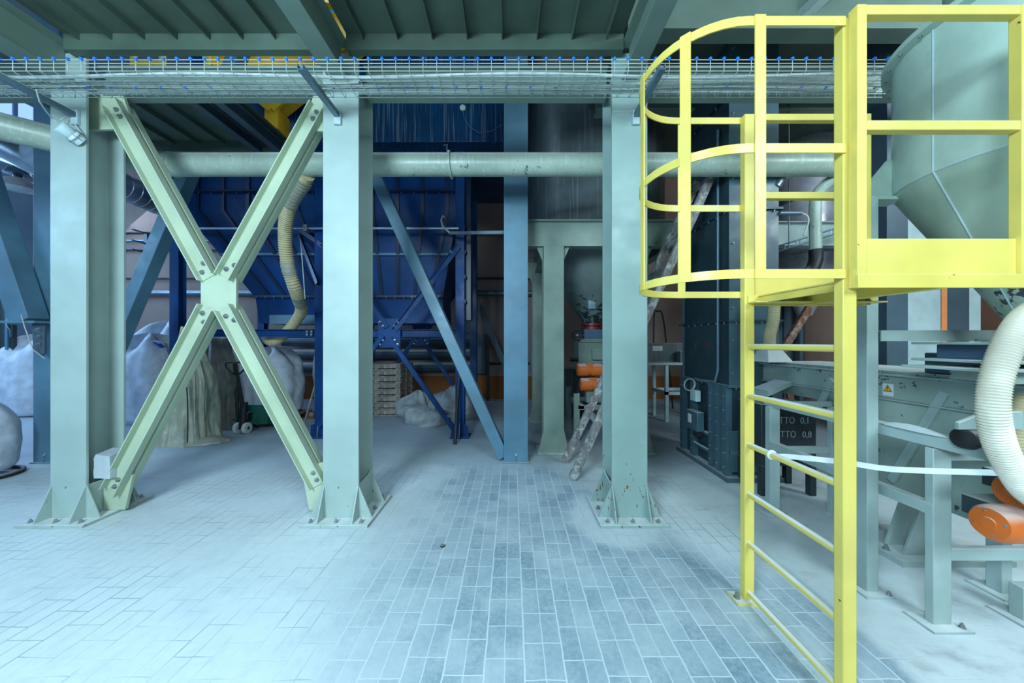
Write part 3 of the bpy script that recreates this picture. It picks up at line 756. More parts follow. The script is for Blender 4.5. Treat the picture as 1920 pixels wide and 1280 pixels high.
# slide gate, rotary feeder, orange motors under the silo
t = thing('slide_gate', 'slide gate with spoked black handwheel below the silo outlet', 'gate valve', (SC.x, SC.y, 1.55))
MB().box(1.25, 1.62, 5.90, 6.28, 1.60, 1.755).build('gate_body', 'bluemotor', t, .006)
MB().box(1.15, 1.75, 5.92, 6.25, 1.575, 1.60).build('lower_flange', 'sframe', t)
hw = P(1082, 628, 5.8)
w_ = MB().tube([hw + V((math.cos(2*PI*k/24)*.085, 0, math.sin(2*PI*k/24)*.085)) for k in range(24)], .012, 8, True).build('handwheel', 'black', t)
for k in range(3): MB().bar(hw, hw + V((math.cos(2*PI*k/3+.5)*.085, 0, math.sin(2*PI*k/3+.5)*.085)), .016, .01, (0, -1, 0)).build('spoke', 'black', w_)
MB().cyl(hw + V((0, -.02, 0)), hw + V((0, .12, 0)), .016, 10).build('spindle', 'steel', t)
MB().bar(hw + V((0, .1, 0)), (1.28, 5.95, 1.66), .03, .03).build('stem', 'steel', t)
t = thing('rotary_feeder', 'pale dusty feeder box under the silo slide gate', 'feeder', (SC.x, SC.y, 1.15))
MB().box(1.14, 1.68, 5.85, 6.3, 1.18, 1.54).build('body', 'sframe', t, .01)
MB().box(1.16, 1.72, 5.8, 6.35, 1.54, 1.57).build('top_flange', 'sframe', t)
MB().cyl((1.14, 5.95, 1.25), (1.02, 5.95, 1.25), .05, 14).build('drive_hub', 'black', t)
MB().box(1.36, 1.6, 5.77, 5.85, 1.24, 1.42).build('hatch', 'sframe', t, .004)
def motor(x0, x1, y, z, r, label, group=None):
    t = thing('orange_motor', label, 'motor', ((x0+x1)/2, y, z-r), group)
    xm = (x0+x1)/2
    for a, b in ((x0, xm-.015), (xm+.015, x1)):
        MB().lathe([(.02, 0), (r*.82, 0), (r, r*.22), (r, abs(b-a)-.01), (r*.7, abs(b-a))], (a, y, z), (1, 0, 0), 28).build('end_cover', 'orange', t)
    MB().cyl((xm-.02, y, z), (xm+.02, y, z), r*.9, 24).build('middle_band', 'orange', t)
    MB().box(xm-.07, xm+.05, y-r*.75, y-r*.2, z+r*.55, z+r*1.06).build('terminal_box', 'orange', t, .004)
    MB().box(xm-.09, xm+.09, y-.05, y+r*1.0, z-r*.3, z+r*.3).build('foot', 'black', t)
    return t
motor(1.05, 1.45, 5.52, 1.095, .105, 'orange double motor under the silo, upper of the pair behind the ladder foot', 'motors under the silo')
motor(1.09, 1.49, 5.46, .865, .105, 'orange double motor under the silo, lower of the pair behind the ladder foot', 'motors under the silo')
t = thing('feeder_stand', 'low grey-green angle stand beneath the orange motors', 'stand', (1.3, 5.5, 0))
for x in (1.04, 1.75):
    for y in (5.25, 6.0): MB().prof((x, y, 0), (x, y, .75), Lpts(.09, .09, .01), (0, 1, 0)).build('leg', 'sframe', t)
for y in (5.25, 6.0): MB().box(1.04, 1.80, y, y+.09, .50, .56).build('rail', 'sframe', t)
for x in (1.02, 1.72): MB().box(x, x+.09, 5.25, 6.08, .51, .57).build('rail', 'sframe', t)
MB().box(1.2, 1.6, 5.5, 5.62, .57, .76).build('motor_plate', 'sframe', t)
MB().tube([(1.30, 5.35, .80), (1.30, 5.34, .65), (1.27, 5.33, .58)], .012, 8).build('drain_hose', 'cable', t)
t = thing('corrugated_bin', 'grey corrugated bin in the shadow behind the feeder stand', 'bin', (1.05, 7.2, 0))
m = MB(); n = 40
m.rings([[(1.25 + (.42 + .012*math.cos(k*PI))*math.cos(2*PI*k/n), 7.3 + (.3 + .012*math.cos(k*PI))*math.sin(2*PI*k/n), z) for k in range(n)] for z in (0, .95)])
m.build('shell', 'silo', t); MB().box(.83, 1.67, 7.0, 7.6, .95, .98).build('lid', 'silo', t)

# ------------------------------------------------------------------ bucket elevator casing
EX0, EX1, EY0, EY1 = 2.42, 2.95, 3.80, 4.84
t = thing('bucket_elevator', 'tall dark teal bolted elevator casing behind the yellow ladder', 'elevator', ((EX0+EX1)/2, (EY0+EY1)/2, 0))
up_ = MB().box(EX0, EX1, EY0, EY1, 1.06, 6.6).build('casing', 'elevator', t)
MB().box(EX0-.01, EX1+.01, EY0-.012, EY0-.002, 1.06, 6.6).build('front_panel', 'elevator2', t)
boot = MB().box(EX0+.03, EX1-.03, EY0+.03, EY1-.03, .05, 1.05).build('boot', 'elevator', t)
MB().box(EX0-.06, EX1+.06, EY0-.06, EY1+.06, 0, .05).build('base_frame', 'elevator2', boot)
for z in (1.05, 1.78, 3.02, 4.3):
    f = MB().box(EX0-.035, EX1+.035, EY0-.045, EY1+.035, z-.012, z+.012).build('flange_joint', 'elevator2' if z < 1.2 else 'elevator', t)
    for k in range(7): bolt(f, (EX0-.018, EY0 + .06 + k*.155, z-.012), (0, 0, -1), .009, .02)
    for k in range(4): bolt(f, (EX0 + .06 + k*.14, EY0-.026, z-.012), (0, 0, -1), .009, .02)
for z0, z1 in ((1.06, 1.78), (1.80, 3.01), (3.03, 4.29), (4.31, 6.6)):
    MB().prof((EX0-.002, EY1+.0, z0), (EX0-.002, EY1, z1), [(0, 0), (.05, 0), (.05, .05), (0, .05)], (0, -1, 0)).build('corner_angle', 'bluegrey', t)
for k in range(14):
    bolt(t, (EX0+.03, EY0-.012, 1.2 + k*.36), (0, -1, 0), .010, .018)
MB().tube([(EX0-.03, EY0+.16, 4.0), (EX0-.03, EY0+.16, 1.22), (EX0-.04, EY0+.2, 1.08), (EX0-.05, EY0+.5, 1.06), (EX0-.05, EY0+.62, 1.07)], .016, 10).build('conduit', 'zinc', t)
for y in (EY0+.0, EY0+.13, EY0+.27, EY1-.35, EY1-.07):
    a = MB().prof((EX0+.03, y, .06), (EX0+.03, y, 1.04), [(0, 0), (0, .07), (.07, .07), (.07, 0)], (0, 1, 0)).build('boot_stiffener', 'elevator2', boot)
    for k in range(6): bolt(boot, (EX0-.04, y+.035, .14 + k*.16), (-1, 0, 0), .009, .016)
for z in (.22, .42): MB().cyl((EX0-.02, EY0+.35, z), (EX0-.02, EY0+.75, z), .025, 12).build('tension_rod', 'elevator2', boot)
MB().box(EX0+.0, EX0+.36, EY0-.01, EY0+.02, .10, .55).build('front_hatch', 'elevator2', boot)
MB().box(EX0+.0, EX1-.03, EY0-.02, EY0+.02, .30, .33).build('front_bar', 'zinc', boot)
jb = thing('junction_box', 'small grey junction box on the side of the teal elevator boot', 'box', (EX0-.06, 4.35, .80))
MB().box(EX0-.105, EX0-.04, 4.30, 4.44, .79, .93).build('box_body', 'pale', jb, .006)
MB().tube([V((EX0-.07 + .02*math.sin(a), 4.52 + .13*math.cos(a), .98 + .075*math.sin(a))) for a in [2*PI*k/24 for k in range(24)]], .010, 8, True).build('cable_loop', 'cable', jb)
cb = thing('control_box', 'teal control box with a small white sticker on the elevator boot', 'box', (EX0-.08, 4.35, .42))
MB().box(EX0-.13, EX0-.04, 4.22, 4.48, .43, .67).build('box_body', 'elevator2', cb, .008)
MB().box(EX0-.133, EX0-.13, 4.36, 4.44, .51, .62).build('sticker', 'sign', cb)
MB().box(EX0-.12, EX0-.05, 4.26, 4.34, .36, .43).build('cable_gland', 'black', cb)
text_mesh('50256', .085, (EX0-.004, 4.36, 1.47), FACE_LEFT, 'red_letters', t, 'painted_number')
text_mesh('Ц-', .085, (EX0-.004, 4.50, 1.47), FACE_LEFT, 'darkcol', t, 'painted_number')

# ------------------------------------------------------------------ wooden ladder leaning on the elevator
t = thing('wooden_ladder', 'weathered wooden ladder leaning behind the rust-spotted front column', 'ladder', (.67, 4.05, 0))
b0, b1 = V((.66, 3.80, .0)), V((.665, 4.36, .0)); t0, t1 = V((2.33, 3.92, 3.55)), V((2.33, 4.30, 3.55))
for a, b in ((b0, t0), (b1, t1)):
    m = MB(); d_ = b - a; pts = [a + d_*k/12 + V((random.uniform(-.006, .006), random.uniform(-.006, .006), 0)) for k in range(13)]
    pts[0] = a + d_*.008; pts[-1] = b
    m.sweep(pts, [(-.03, -.045), (.03, -.045), (.034, 0), (.03, .045), (-.03, .045), (-.034, 0)], (-.9, 0, .43)).build('rail', 'wood', t, .006)
for k in range(10):
    f = .085 + k*.098
    p, q = b0.lerp(t0, f), b1.lerp(t1, f)
    MB().bar(p + V((0, -.03, 0)), q + V((0, .03, 0)), .085, .026, (-.95, 0, .35)).build('rung', 'wood', t, .004)

# ------------------------------------------------------------------ yellow caged ladder
lx0, lx1 = 1.385, 1.443
ya, yb = 1.427, 2.03
t = thing('caged_ladder', 'yellow steel ladder with curved safety cage at the right', 'ladder', (1.41, 1.74, 0))
for y0, nm in ((ya, 0), (yb, 1)):
    st = MB().prof(((lx0+lx1)/2, y0+.022, .012), ((lx0+lx1)/2, y0+.022, 2.905), [(-.029, -.022), (.029, -.022), (.029, .022), (-.029, .022)], (0, 1, 0)).build('stile', 'yellow', t, .004)
    MB().box(lx0-.06, lx1+.02, y0-.03, y0+.075, 0, .012).build('foot_plate', 'yellow', st)
    bolt(st, (lx0-.035, y0+.02, .012), (0, 0, 1), .012, .03)
for k in range(6):
    z = 1.52 - k*.293
    MB().cyl((1.412, ya+.03, z), (1.412, yb+.012, z), .0165, 14).build('rung', 'yellow', t)
CXC, CYC, CR = .99, 1.745, .322
def hoop_path(off=0.0, n=20):
    r = CR + off
    pts = [V((1.39, CYC - r, 0)), V((1.2, CYC - r, 0))]
    pts += [V((CXC - r*math.sin(PI*k/n)*.98, CYC - r*math.cos(PI*k/n), 0)) for k in range(n+1)]
    return pts + [V((1.2, CYC + r, 0)), V((1.39, CYC + r, 0))]
for z in (1.832, 2.355, 2.885):
    MB().sweep([p + V((0, 0, z)) for p in hoop_path()], [(-.003, -.019), (.003, -.019), (.003, .019), (-.003, .019)]).build('cage_hoop', 'yellow', t)
def strap(x, y, tx, ty):
    tx, ty = V((tx, ty, 0)).normalized().xy; nx, ny = -ty, tx
    MB().prof((x, y, 1.812), (x, y, 2.905), [(-.022, -.003), (.022, -.003), (.022, .003), (-.022, .003)], (nx, ny, 0)).build('cage_strap', 'yellow', t)
ro = CR + .007
strap(1.03, CYC-ro, 1, 0); strap(1.03, CYC+ro, 1, 0)
for an in (44, 90, 136):
    a = math.radians(an)
    strap(CXC - ro*.98*math.sin(a), CYC - ro*math.cos(a), math.cos(a), -math.sin(a))

# ------------------------------------------------------------------ yellow platform
t = thing('service_platform', 'small yellow platform with handrails and toe board at the ladder top', 'platform', (1.78, 1.75, 1.77))
px0, px1, py0, py1 = 1.40, 2.13, 1.385, 2.09
MB().box(px0+.06, px1, py0+.006, py1, 1.815, 1.823).build('deck_plate', 'yellow', t, .002)
for (a, b) in (((px0+.0, py0, 1.795), (px1+.0, py0, 1.795)), ((px0, py1-.0, 1.795), (px1, py1, 1.795))):
    MB().bar(a, b, .012, .055).build('edge_strip', 'yellow', t, .002)
MB().bar((px0+.075, py0, 1.80), (px0+.075, py1, 1.80), .012, .045).build('edge_strip', 'yellow', t, .002)
MB().bar((1.75, py0, 1.79), (1.75, py1, 1.79), .04, .05).build('under_beam', 'yellow', t, .002)
MB().prof((px0, py1-.06, 1.775), (px1+.03, py1-.06, 1.775), Lpts(.07, .05, .008)).build('support_angle', 'yellow', t, .002)
def post(x, y, z0=1.77, z1=2.92): MB().box(x-.02, x+.02, y-.02, y+.02, z0, z1).build('post', 'yellow', t, .003)
post(1.422, 1.405); post(2.09, 1.405); post(2.14, 2.07)
for z in (2.90, 2.43):
    MB().box(1.4415, 2.0705, 1.387, 1.423, z-.02, z+.0195).build('handrail', 'yellow', t, .003)
    MB().box(1.4435, 2.1205, 2.051, 2.089, z-.02, z+.0195).build('handrail', 'yellow', t, .003)
MB().box(1.44, 2.10, 1.40, 1.408, 1.823, 1.972).build('toe_board', 'yellow', t, .002)
MB().box(1.44, 2.14, 2.075, 2.083, 1.823, 1.955).build('toe_board', 'yellow', t, .002)
bolt(t, (2.11, 2.022, 1.785), (0, -1, 0), .012, .016)
bolt(t, (1.60, 2.015, 1.79), (0, -1, 0), .012, .016)

# ------------------------------------------------------------------ hopper silo on the right with its carrying columns
HC = V((2.81, 1.80, 0)); HR = .543; HZ = 2.465
t = thing('feed_hopper', 'big pale green round hopper with chipped cone behind the yellow platform', 'hopper', (HC.x, HC.y, 1.55))
MB().lathe([(HR, HZ), (HR, 3.28), (HR-.02, 3.30), (.34, 3.44), (.33, 4.1)], HC, (0, 0, 1), 96).build('cylinder', 'hopper', t)
MB().lathe([(.11, 1.64), (HR-.002, HZ), (HR-.02, HZ+.01)], HC, (0, 0, 1), 96).build('cone', 'hopper_cone', t)
MB().lathe([(HR, HZ-.005), (HR+.004, HZ), (HR, HZ+.005), (HR-.005, HZ)], HC, (0, 0, 1), 96).build('weld_seam', 'pale', t)
ws = math.radians(176)
wp = V((math.cos(ws), math.sin(ws), 0))
MB().tube([HC + wp*(HR+.001) + V((0, 0, z)) for z in (HZ, 2.7, 3.0, 3.27)], .005, 6).build('weld_seam', 'pale', t)
MB().tube([HC + wp*(HR+.001) + V((0, 0, HZ)), HC + wp*.11 + V((0, 0, 1.64))], .005, 6).build('weld_seam', 'pale', t)
fl = MB().lathe([(HR, 3.225), (HR+.045, 3.235), (HR+.045, 3.265), (HR, 3.275)], HC, V((.0, 0, 1)), 96).build('top_flange', 'hopper', t)
for k in range(12):
    a_ = math.radians(120 + k*13)
    bolt(fl, HC + V((math.cos(a_)*(HR+.024), math.sin(a_)*(HR+.024), 3.236)), (0, 0, -1), .009, .014)
MB().lathe([(.11, 1.55), (.22, 1.55), (.22, 1.565), (.12, 1.565), (.12, 1.63), (.11, 1.64)], HC, (0, 0, 1), 40).build('outlet_flange', 'frame', t)
MB().plate([(2.19, 2.17, 2.45), (2.44, 2.17, 2.45), (2.44, 2.17, 2.70), (2.385, 2.17, 2.70), (2.26, 2.17, 2.55), (2.19, 2.17, 2.47)], .02).build('support_lug', 'hopper', t)
MB().box(2.17, 2.44, 2.11, 2.23, 2.43, 2.45).build('lug_plate', 'hopper', t)
def leg_post(x0, x1, y0, y1, z1, label, mat='frame', angle=False):
    t = thing('steel_post', label, 'post', ((x0+x1)/2, (y0+y1)/2, 0))
    m = MB()
    m.box(x0, x1, y0, y1, .012, z1).build('shaft', mat, t, .004)
    MB().box(x0-.05, x1+.05, y0-.05, y1+.05, 0, .012).build('base_plate', mat, t)
    bolt(t, (x1+.03, y0-.03, .012), (0, 0, 1), .010, .02)
    return t
leg_post(2.185, 2.257, 2.10, 2.168, 2.429, 'tall grey-green post right behind the nearer yellow ladder stile')
tag(MB().prof((2.257, 2.09, 1.585), (3.6, 2.02, 1.585), [(-.004, -.033), (.004, -.033), (.004, .033), (-.03, .033), (-.03, .027), (-.004, .027)]).build('cross_rail', 'frame'), 'grey-green angle rail from the tall post to the hopper outlet', 'rail')
leg_post(3.9, 4.12, 3.55, 3.75, 4.9, 'charcoal blue column seen below the yellow platform', 'darkcol')
leg_post(5.53, 6.03, 4.80, 5.1, 4.9, 'wide pale grey-green column with an orange strip beside it', 'pale')
leg_post(6.53, 6.80, 4.95, 5.15, 4.9, 'pale post at the far right beyond the dark column', 'pale')
leg_post(6.14, 6.50, 4.85, 5.2, 4.9, 'dark column right of the orange strip', 'darkcol')
tag(MB().box(6.04, 6.12, 4.80, 4.86, 0, 4.9).build('orange_strip', 'orange_strip'), 'narrow vertical orange strip beside the wide pale column', 'strip')

# ------------------------------------------------------------------ vibrating trough conveyor
TXL = 2.80
t = thing('trough_conveyor', 'long worn grey-green trough conveyor running back to the elevator', 'conveyor', (3.2, 2.6, .3))
y0, y1 = 1.75, 3.79
ZT = 1.30
MB().prof((TXL, y0, 0), (TXL, y1, 0), [(0, ZT-.17), (-.012, ZT-.17), (-.012, ZT), (0, ZT)]).build('side_panel', 'trough', t, .002)
MB().prof((TXL+.6, y0, 0), (TXL+.6, y1, 0), [(0, ZT-.17), (-.012, ZT-.17), (-.012, ZT), (0, ZT)]).build('side_panel', 'trough', t, .002)
MB().box(TXL-.055, TXL+.655, y0, y1, ZT, ZT+.012).build('cover_plate', 'frame', t, .002)
MB().box(TXL-.02, TXL+.62, y0, y1, ZT+.012, ZT+.035).build('cover_ridge', 'trough', t, .004)
MB().prof((TXL, y0, ZT-.18), (TXL, y1, ZT-.18), Lpts(-.035, .03, .006)).build('lower_flange', 'frame', t)
MB().rings([[(TXL+.0, y, ZT-.18), (TXL+.60, y, ZT-.18), (TXL+.56, y, .42), (TXL+.10, y, .42)] for y in (y0, 2.96)]).build('trough_body', 'trough', t)
MB().rings([[(TXL+.0, y, ZT-.18), (TXL+.60, y, ZT-.18), (TXL+.5, y, 1.0), (TXL+.10, y, 1.0)] for y in (2.97, 3.75)]).build('trough_body', 'trough', t)
for k in range(9): bolt(t, (TXL-.035, y0+.15+k*.22, ZT+.012), (0, 0, 1), .009, .014)
MB().bar((TXL-.022, 2.19, 1.22), (TXL+.065, 2.58, .50), .05, .03, (1, 0, 0)).build('diagonal_stiffener', 'frame', t, .003)
MB().bar((TXL-.022, 2.96, 1.22), (TXL+.065, 3.20, .92), .05, .03, (1, 0, 0)).build('diagonal_stiffener', 'frame', t, .003)
for ys in (2.48,):
    ft = MB().box(TXL-.12, TXL+.66, ys-.14, ys+.14, 0, .04).build('floor_plate', 'frame', t)
    for s in (-.06, .06):
        MB().plate([(TXL-.03, ys+s, .04), (TXL+.22, ys+s, .04), (TXL+.22, ys+s, .44), (TXL+.11, ys+s, .44)], .014).build('foot_fin', 'frame', ft)
    bolt(ft, (TXL-.08, ys, .04), (0, 0, 1), .014, .03); bolt(ft, (TXL-.08, ys+.1, .04), (0, 0, 1), .014, .03)
sg = MB().box(TXL-.0185, TXL-.0135, 2.492, 2.562, 1.148, 1.238).build('warning_sign', 'sign', t)
def tri(s, x, mat, nm):
    c_ = V((x, 2.527, 1.203)); MB().plate([c_ + V((0, .030*s, -.024*s)), c_ + V((0, -.030*s, -.024*s)), c_ + V((0, 0, .028*s))], .001).build(nm, mat, sg)
tri(1.0, TXL-.020, 'black', 'triangle_border'); tri(.78, TXL-.0212, 'sign_y', 'triangle')
MB().plate([(TXL-.0224, 2.5298, 1.217), (TXL-.0224, 2.5242, 1.217), (TXL-.0224, 2.5252, 1.198), (TXL-.0224, 2.5288, 1.198)], .001).build('exclamation_mark', 'black', sg)
MB().box(TXL-.0228, TXL-.0218, 2.5245, 2.5295, 1.188, 1.193).build('exclamation_dot', 'black', sg)
t = thing('inlet_box', 'small white tapered inlet box on the far end of the trough conveyor', 'box', (2.73, 3.58, 1.337))
MB().rings([[(2.60, 3.46, 1.337), (2.86, 3.46, 1.337), (2.86, 3.70, 1.337), (2.60, 3.70, 1.337)], [(2.62, 3.50, 1.46), (2.78, 3.50, 1.46), (2.78, 3.66, 1.46), (2.62, 3.66, 1.46)]]).build('box_body', 'white', t, .006)
MB().cyl((2.70, 3.58, 1.46), (2.70, 3.58, 1.50), .062, 20).build('hose_collar', 'frame', t)
sp = smooth_path([V((2.70, 3.58, 1.50)), V((2.705, 3.58, 1.62)), V((2.74, 3.58, 1.78)), V((2.75, 3.58, 2.0)), V((2.745, 3.58, 2.06))])
tag(MB().tube(*ribbed(sp, .055, .003, .02), 18).build('ribbed_hose', 'hose_yellow'), 'cream ribbed hose standing on the white inlet box behind the ladder', 'hose')
MB_ = MB().rings([[(2.55, 3.40, 1.0), (2.79, 3.40, 1.11), (2.79, 3.40, 1.15), (2.55, 3.40, 1.06)], [(2.55, 3.62, 1.0), (2.79, 3.62, 1.11), (2.79, 3.62, 1.15), (2.55, 3.62, 1.06)]])
tag(MB_.build('chute', 'frame'), 'short sloping grey chute between the trough conveyor and the elevator boot', 'chute')

# machinery under the hopper outlet
t = thing('slide_valve', 'dust-caked flange stack of the valve under the big hopper', 'valve', (HC.x, HC.y, 1.3))
for z, x0_, x1_ in ((1.534, 2.36, 3.2), (1.44, 2.36, 3.2), (1.40, 2.30, 3.2)):
    MB().box(x0_, x1_, HC.y-.16, HC.y+.22, z, z+.014).build('flange_plate', 'frame', t, .003)
MB().box(2.46, 3.15, HC.y-.12, HC.y+.18, 1.454, 1.534).build('valve_body', 'bluemotor', t, .006)
MB().box(2.50, 3.12, HC.y-.10, HC.y+.15, 1.337, 1.40).build('lower_neck', 'trough', t)
for q in range(5): bolt(t, (2.40+.15*q, HC.y-.13, 1.548), (0, 0, 1), .010, .016)
for q in range(5): bolt(t, (2.36+.15*q, HC.y-.13, 1.454), (0, 0, 1), .010, .016)
tag(MB().box(2.80, 3.05, 2.12, 2.32, 1.337, 1.475).build('motor_housing', 'darkcol', None, .008), 'dark grey metal box standing on the conveyor left of the hopper valve', 'box')
t = thing('rapping_arm', 'grey bracket with a black rubber bumper behind the white hose', 'bracket', (2.35, 1.75, 1.05))
MB().rings([[(2.20, 1.68, 1.15), (2.33, 1.68, 1.20), (2.52, 1.68, 1.205), (2.52, 1.68, 1.115), (2.20, 1.68, 1.115)], [(2.20, 1.70, 1.15), (2.33, 1.70, 1.20), (2.52, 1.70, 1.205), (2.52, 1.70, 1.115), (2.20, 1.70, 1.115)]]).build('bracket_arm', 'frame', t, .004)
MB().lathe([(.03, -.13), (.05, -.115), (.06, -.05), (.06, .06), (.045, .12), (.02, .13)], (2.37, 1.72, 1.06), (1, .1, -.05), 20).build('rubber_bumper', 'black', t)

# ------------------------------------------------------------------ angle-iron frame in front of the trough
t = thing('support_frame', 'grey-green angle-iron support frame in front of the trough conveyor', 'frame', (2.6, 2.4, 0))
FX = 2.29
MB().prof((FX, 1.60, 1.01), (FX, 3.10, 1.01), [(0, -.035), (.008, -.035), (.008, .027), (.07, .027), (.07, .035), (0, .035)], (0, 0, 1)).build('top_rail', 'frame', t, .002)
MB().prof((FX, 1.86, .63), (FX, 3.05, .63), [(0, -.03), (.008, -.03), (.008, .022), (.06, .022), (.06, .03), (0, .03)], (0, 0, 1)).build('lower_rail', 'frame', t, .002)
for x, y, w, dp in ((2.291, 1.855, .10, .042), (2.298, 3.04, .09, .06), (2.85, 3.04, .04, .05), (2.987, 2.08, .065, .075)):
    lg = MB().box(x, x+w, y, y+dp, .012, .966).build('leg', 'frame', t, .004)
    MB().box(x-.055, x+w+.06, y-.05, y+dp+.05, 0, .012).build('foot_plate', 'frame', lg)
    bolt(lg, (x+w+.03, y-.02, .012), (0, 0, 1), .010, .02)
MB().box(2.39, 2.849, 3.045, 3.08, .55, .61).build('cross_bar', 'frame', t, .002)
MB().box(2.37, 2.86, 3.045, 3.09, .967, 1.01).build('cross_bar', 'frame', t, .002)
MB().box(2.392, 3.6, 1.86, 1.895, .355, .42).build('cross_bar', 'frame', t, .003)
MB().box(2.392, 3.2, 1.86, 1.895, .90, .96).build('cross_bar', 'frame', t, .003)
leg_post(2.82, 2.92, 1.88, 1.94, .19, 'short low post stub at the lower right edge')
m = MB(); n = 22
m.rings([[(2.285 + .028*math.cos(2*PI*k/n)*s_, 1.95 + .17*math.sin(2*PI*k/n)*s_, 1.045 + z) for k in range(n)] for s_, z in ((1, 0), (.8, .012), (.5, .024), (.15, .03))])
tag(m.build('powder_heap', 'dust'), 'small heap of white powder lying on the frame top rail', 'powder')

# orange vibrator motors by the right edge
def vib(c, ax, r, L, label):
    t = thing('vibrator_motor', label, 'motor', c, 'orange vibrator motors')
    MB().lathe([(.01, -.004), (r*.30, -.004), (r*.33, 0), (r*.80, .004), (r*.97, .03), (r, .06), (r, L*.4)], c, ax, 36).build('end_cover', 'orange', t)
    MB().lathe([(r*.94, L*.4), (r*1.06, L*.41), (r*1.06, L*.62), (r*.94, L*.63)], c, ax, 32).build('middle_housing', 'orange', t)
    MB().lathe([(r, L*.63), (r, L-.06), (r*.95, L-.03), (r*.7, L)], c, ax, 32).build('rear_cover', 'orange', t)
    a = V(ax).normalized()
    for k in range(4):
        o_ = a.orthogonal().normalized(); o_.rotate(Matrix.Rotation(k*PI/2 + .5, 3, a))
        bolt(t, V(c) + o_*r*.62 + a*.012, -a, .007, .012)
    bp = V(c) + a*L*.52
    MB().box(bp.x-.08, bp.x+.12, bp.y+.02, bp.y+.2, bp.z-.04, bp.z+.05).build('mount_foot', 'dark', t)
vib(V((2.19, 1.57, .715)), (.93, .10, -.06), .083, .5, 'orange vibrator motor at the right edge, lower one with its round end showing')
vib(V((2.325, 1.59, .85)), (.93, .10, -.06), .080, .5, 'orange vibrator motor at the right edge, upper one touching the white hose')

# white corrugated hose at the right edge
sp = smooth_path([V((2.72, 1.58, 1.59)), V((2.55, 1.50, 1.66)), V((2.38, 1.44, 1.705)), V((2.22, 1.42, 1.69)), P(1922, 598, 1.42), P(1888, 652, 1.42), P(1866, 716, 1.42), P(1862, 775, 1.42), P(1874, 832, 1.43), P(1898, 880, 1.44), P(1930, 925, 1.46), P(1985, 955, 1.52), V((2.60, 1.62, .80)), V((2.80, 1.76, .82))], 10)
tag(MB().tube(*ribbed(sp, .045, .0025, .0118), 32).build('corrugated_hose', 'hose_white'), 'thick ivory corrugated hose curving along the right edge above orange motors', 'hose')
sp = smooth_path([P(1990, 690, 1.9), P(1935, 730, 1.88), P(1908, 790, 1.86), P(1905, 850, 1.85), P(1930, 900, 1.85)], 8)
tag(MB().tube(*ribbed(sp, .045, .003, .016), 24).build('corrugated_hose', 'hose_yellow'), 'yellowed corrugated hose partly hidden behind the thick ivory hose', 'hose')
# white strap tied to a rung
t = thing('tie_strap', 'white strap tied to a yellow ladder rung and stretched right to the hose', 'strap', (1.8, 1.6, .95))
ps = smooth_path([V((1.425, 1.86, .92)), V((1.46, 1.82, .938)), V((1.60, 1.66, .965)), V((1.75, 1.60, .955)), V((1.90, 1.55, .963)), V((2.10, 1.47, .985))], 6)
MB().sweep(ps, [(-.0015, -.013), (.0015, -.013), (.0015, .013), (-.0015, .013)]).build('strap_band', 'strap', t)
MB().tube([V((1.412 + .020*math.cos(a), 1.855, .934 + .021*math.sin(a))) for a in [2*PI*k/14 for k in range(14)]], .007, 8, True).build('strap_knot', 'strap', t)
# dark tote with stencilled weights
t = thing('dark_tote', 'dark steel tote with stencilled weights НЕТТО 0,1 and БРУТТО 0,8 behind the support frame', 'tote', (2.85, 3.7, 0))
MB().box(2.50, 3.05, 3.42, 3.78, .30, .92).build('body', 'dark', t, .008)
for x in (2.50, 2.99): 
    for y in (3.42, 3.72): MB().box(x, x+.06, y, y+.06, 0, .30).build('foot', 'dark', t)
text_mesh('НЕТТО', .088, (2.565, 3.417, .73), FACE_FRONT, 'white_letters', t, 'stencilled_line', sx=.9)
text_mesh('0,1', .088, (2.885, 3.417, .73), FACE_FRONT, 'white_letters', t, 'stencilled_line', sx=.9)
text_mesh('БРУТТО', .088, (2.532, 3.417, .59), FACE_FRONT, 'white_letters', t, 'stencilled_line', sx=.9)
text_mesh('0,8', .088, (2.905, 3.417, .59), FACE_FRONT, 'white_letters', t, 'stencilled_line', sx=.9)

# ------------------------------------------------------------------ background, right side
t = thing('round_duct', 'silver round vessel behind the cage and pipe at upper right', 'vessel', (5.2, 6, 2.9))
MB().lathe([(.52, 3.0), (.52, 7.0), (.3, 7.1)], (5.15, 6.0, 0), (0, 0, 1), 48).build('shell', 'silver', t)
MB().lathe([(.52, 3.9), (.55, 3.9), (.55, 3.95), (.52, 3.95)], (5.15, 6.0, 0), (0, 0, 1), 48).build('band', 'zinc', t)
MB().lathe([(.10, 2.0), (.52, 3.0)], (5.15, 6.0, 0), (0, 0, 1), 48).build('cone', 'silver', t)
for x in (4.75, 5.55): MB().cyl((x, 6.56, 0), (x, 6.56, 3.2), .05, 12).build('support_leg', 'darkcol', t)
girder(3.0, 5.5, 4.95, 2.92, 3.27, .16, 'grey-green beam behind the cage, right of the elevator', 'frame')
t = thing('white_downpipe', 'pale vertical pipe with black rubber elbow right of the elevator', 'pipe', (3.48, 3.9, 2.2))
pp = [V((3.62, 3.75, 3.38)), V((3.52, 3.85, 3.30)), V((3.47, 3.9, 3.15)), V((3.47, 3.9, 2.6))]
MB().tube(smooth_path(pp, 5), .058, 20).build('pipe_run', 'pipe', t)
MB().tube(smooth_path([V((3.47, 3.9, 2.6)), V((3.47, 3.9, 2.48)), V((3.42, 3.9, 2.36)), V((3.33, 3.9, 2.28))], 5), .066, 18).build('rubber_elbow', 'black', t)
MB().tube([V((3.33, 3.9, 2.28)), V((3.12, 3.95, 2.20)), V((2.96, 4.0, 2.17))], .058, 18).build('pipe_branch', 'pipe', t)
ring(t, (3.30, 3.9, 2.27), (-1, .2, -.35), .058, .10, .02, 'pipe')
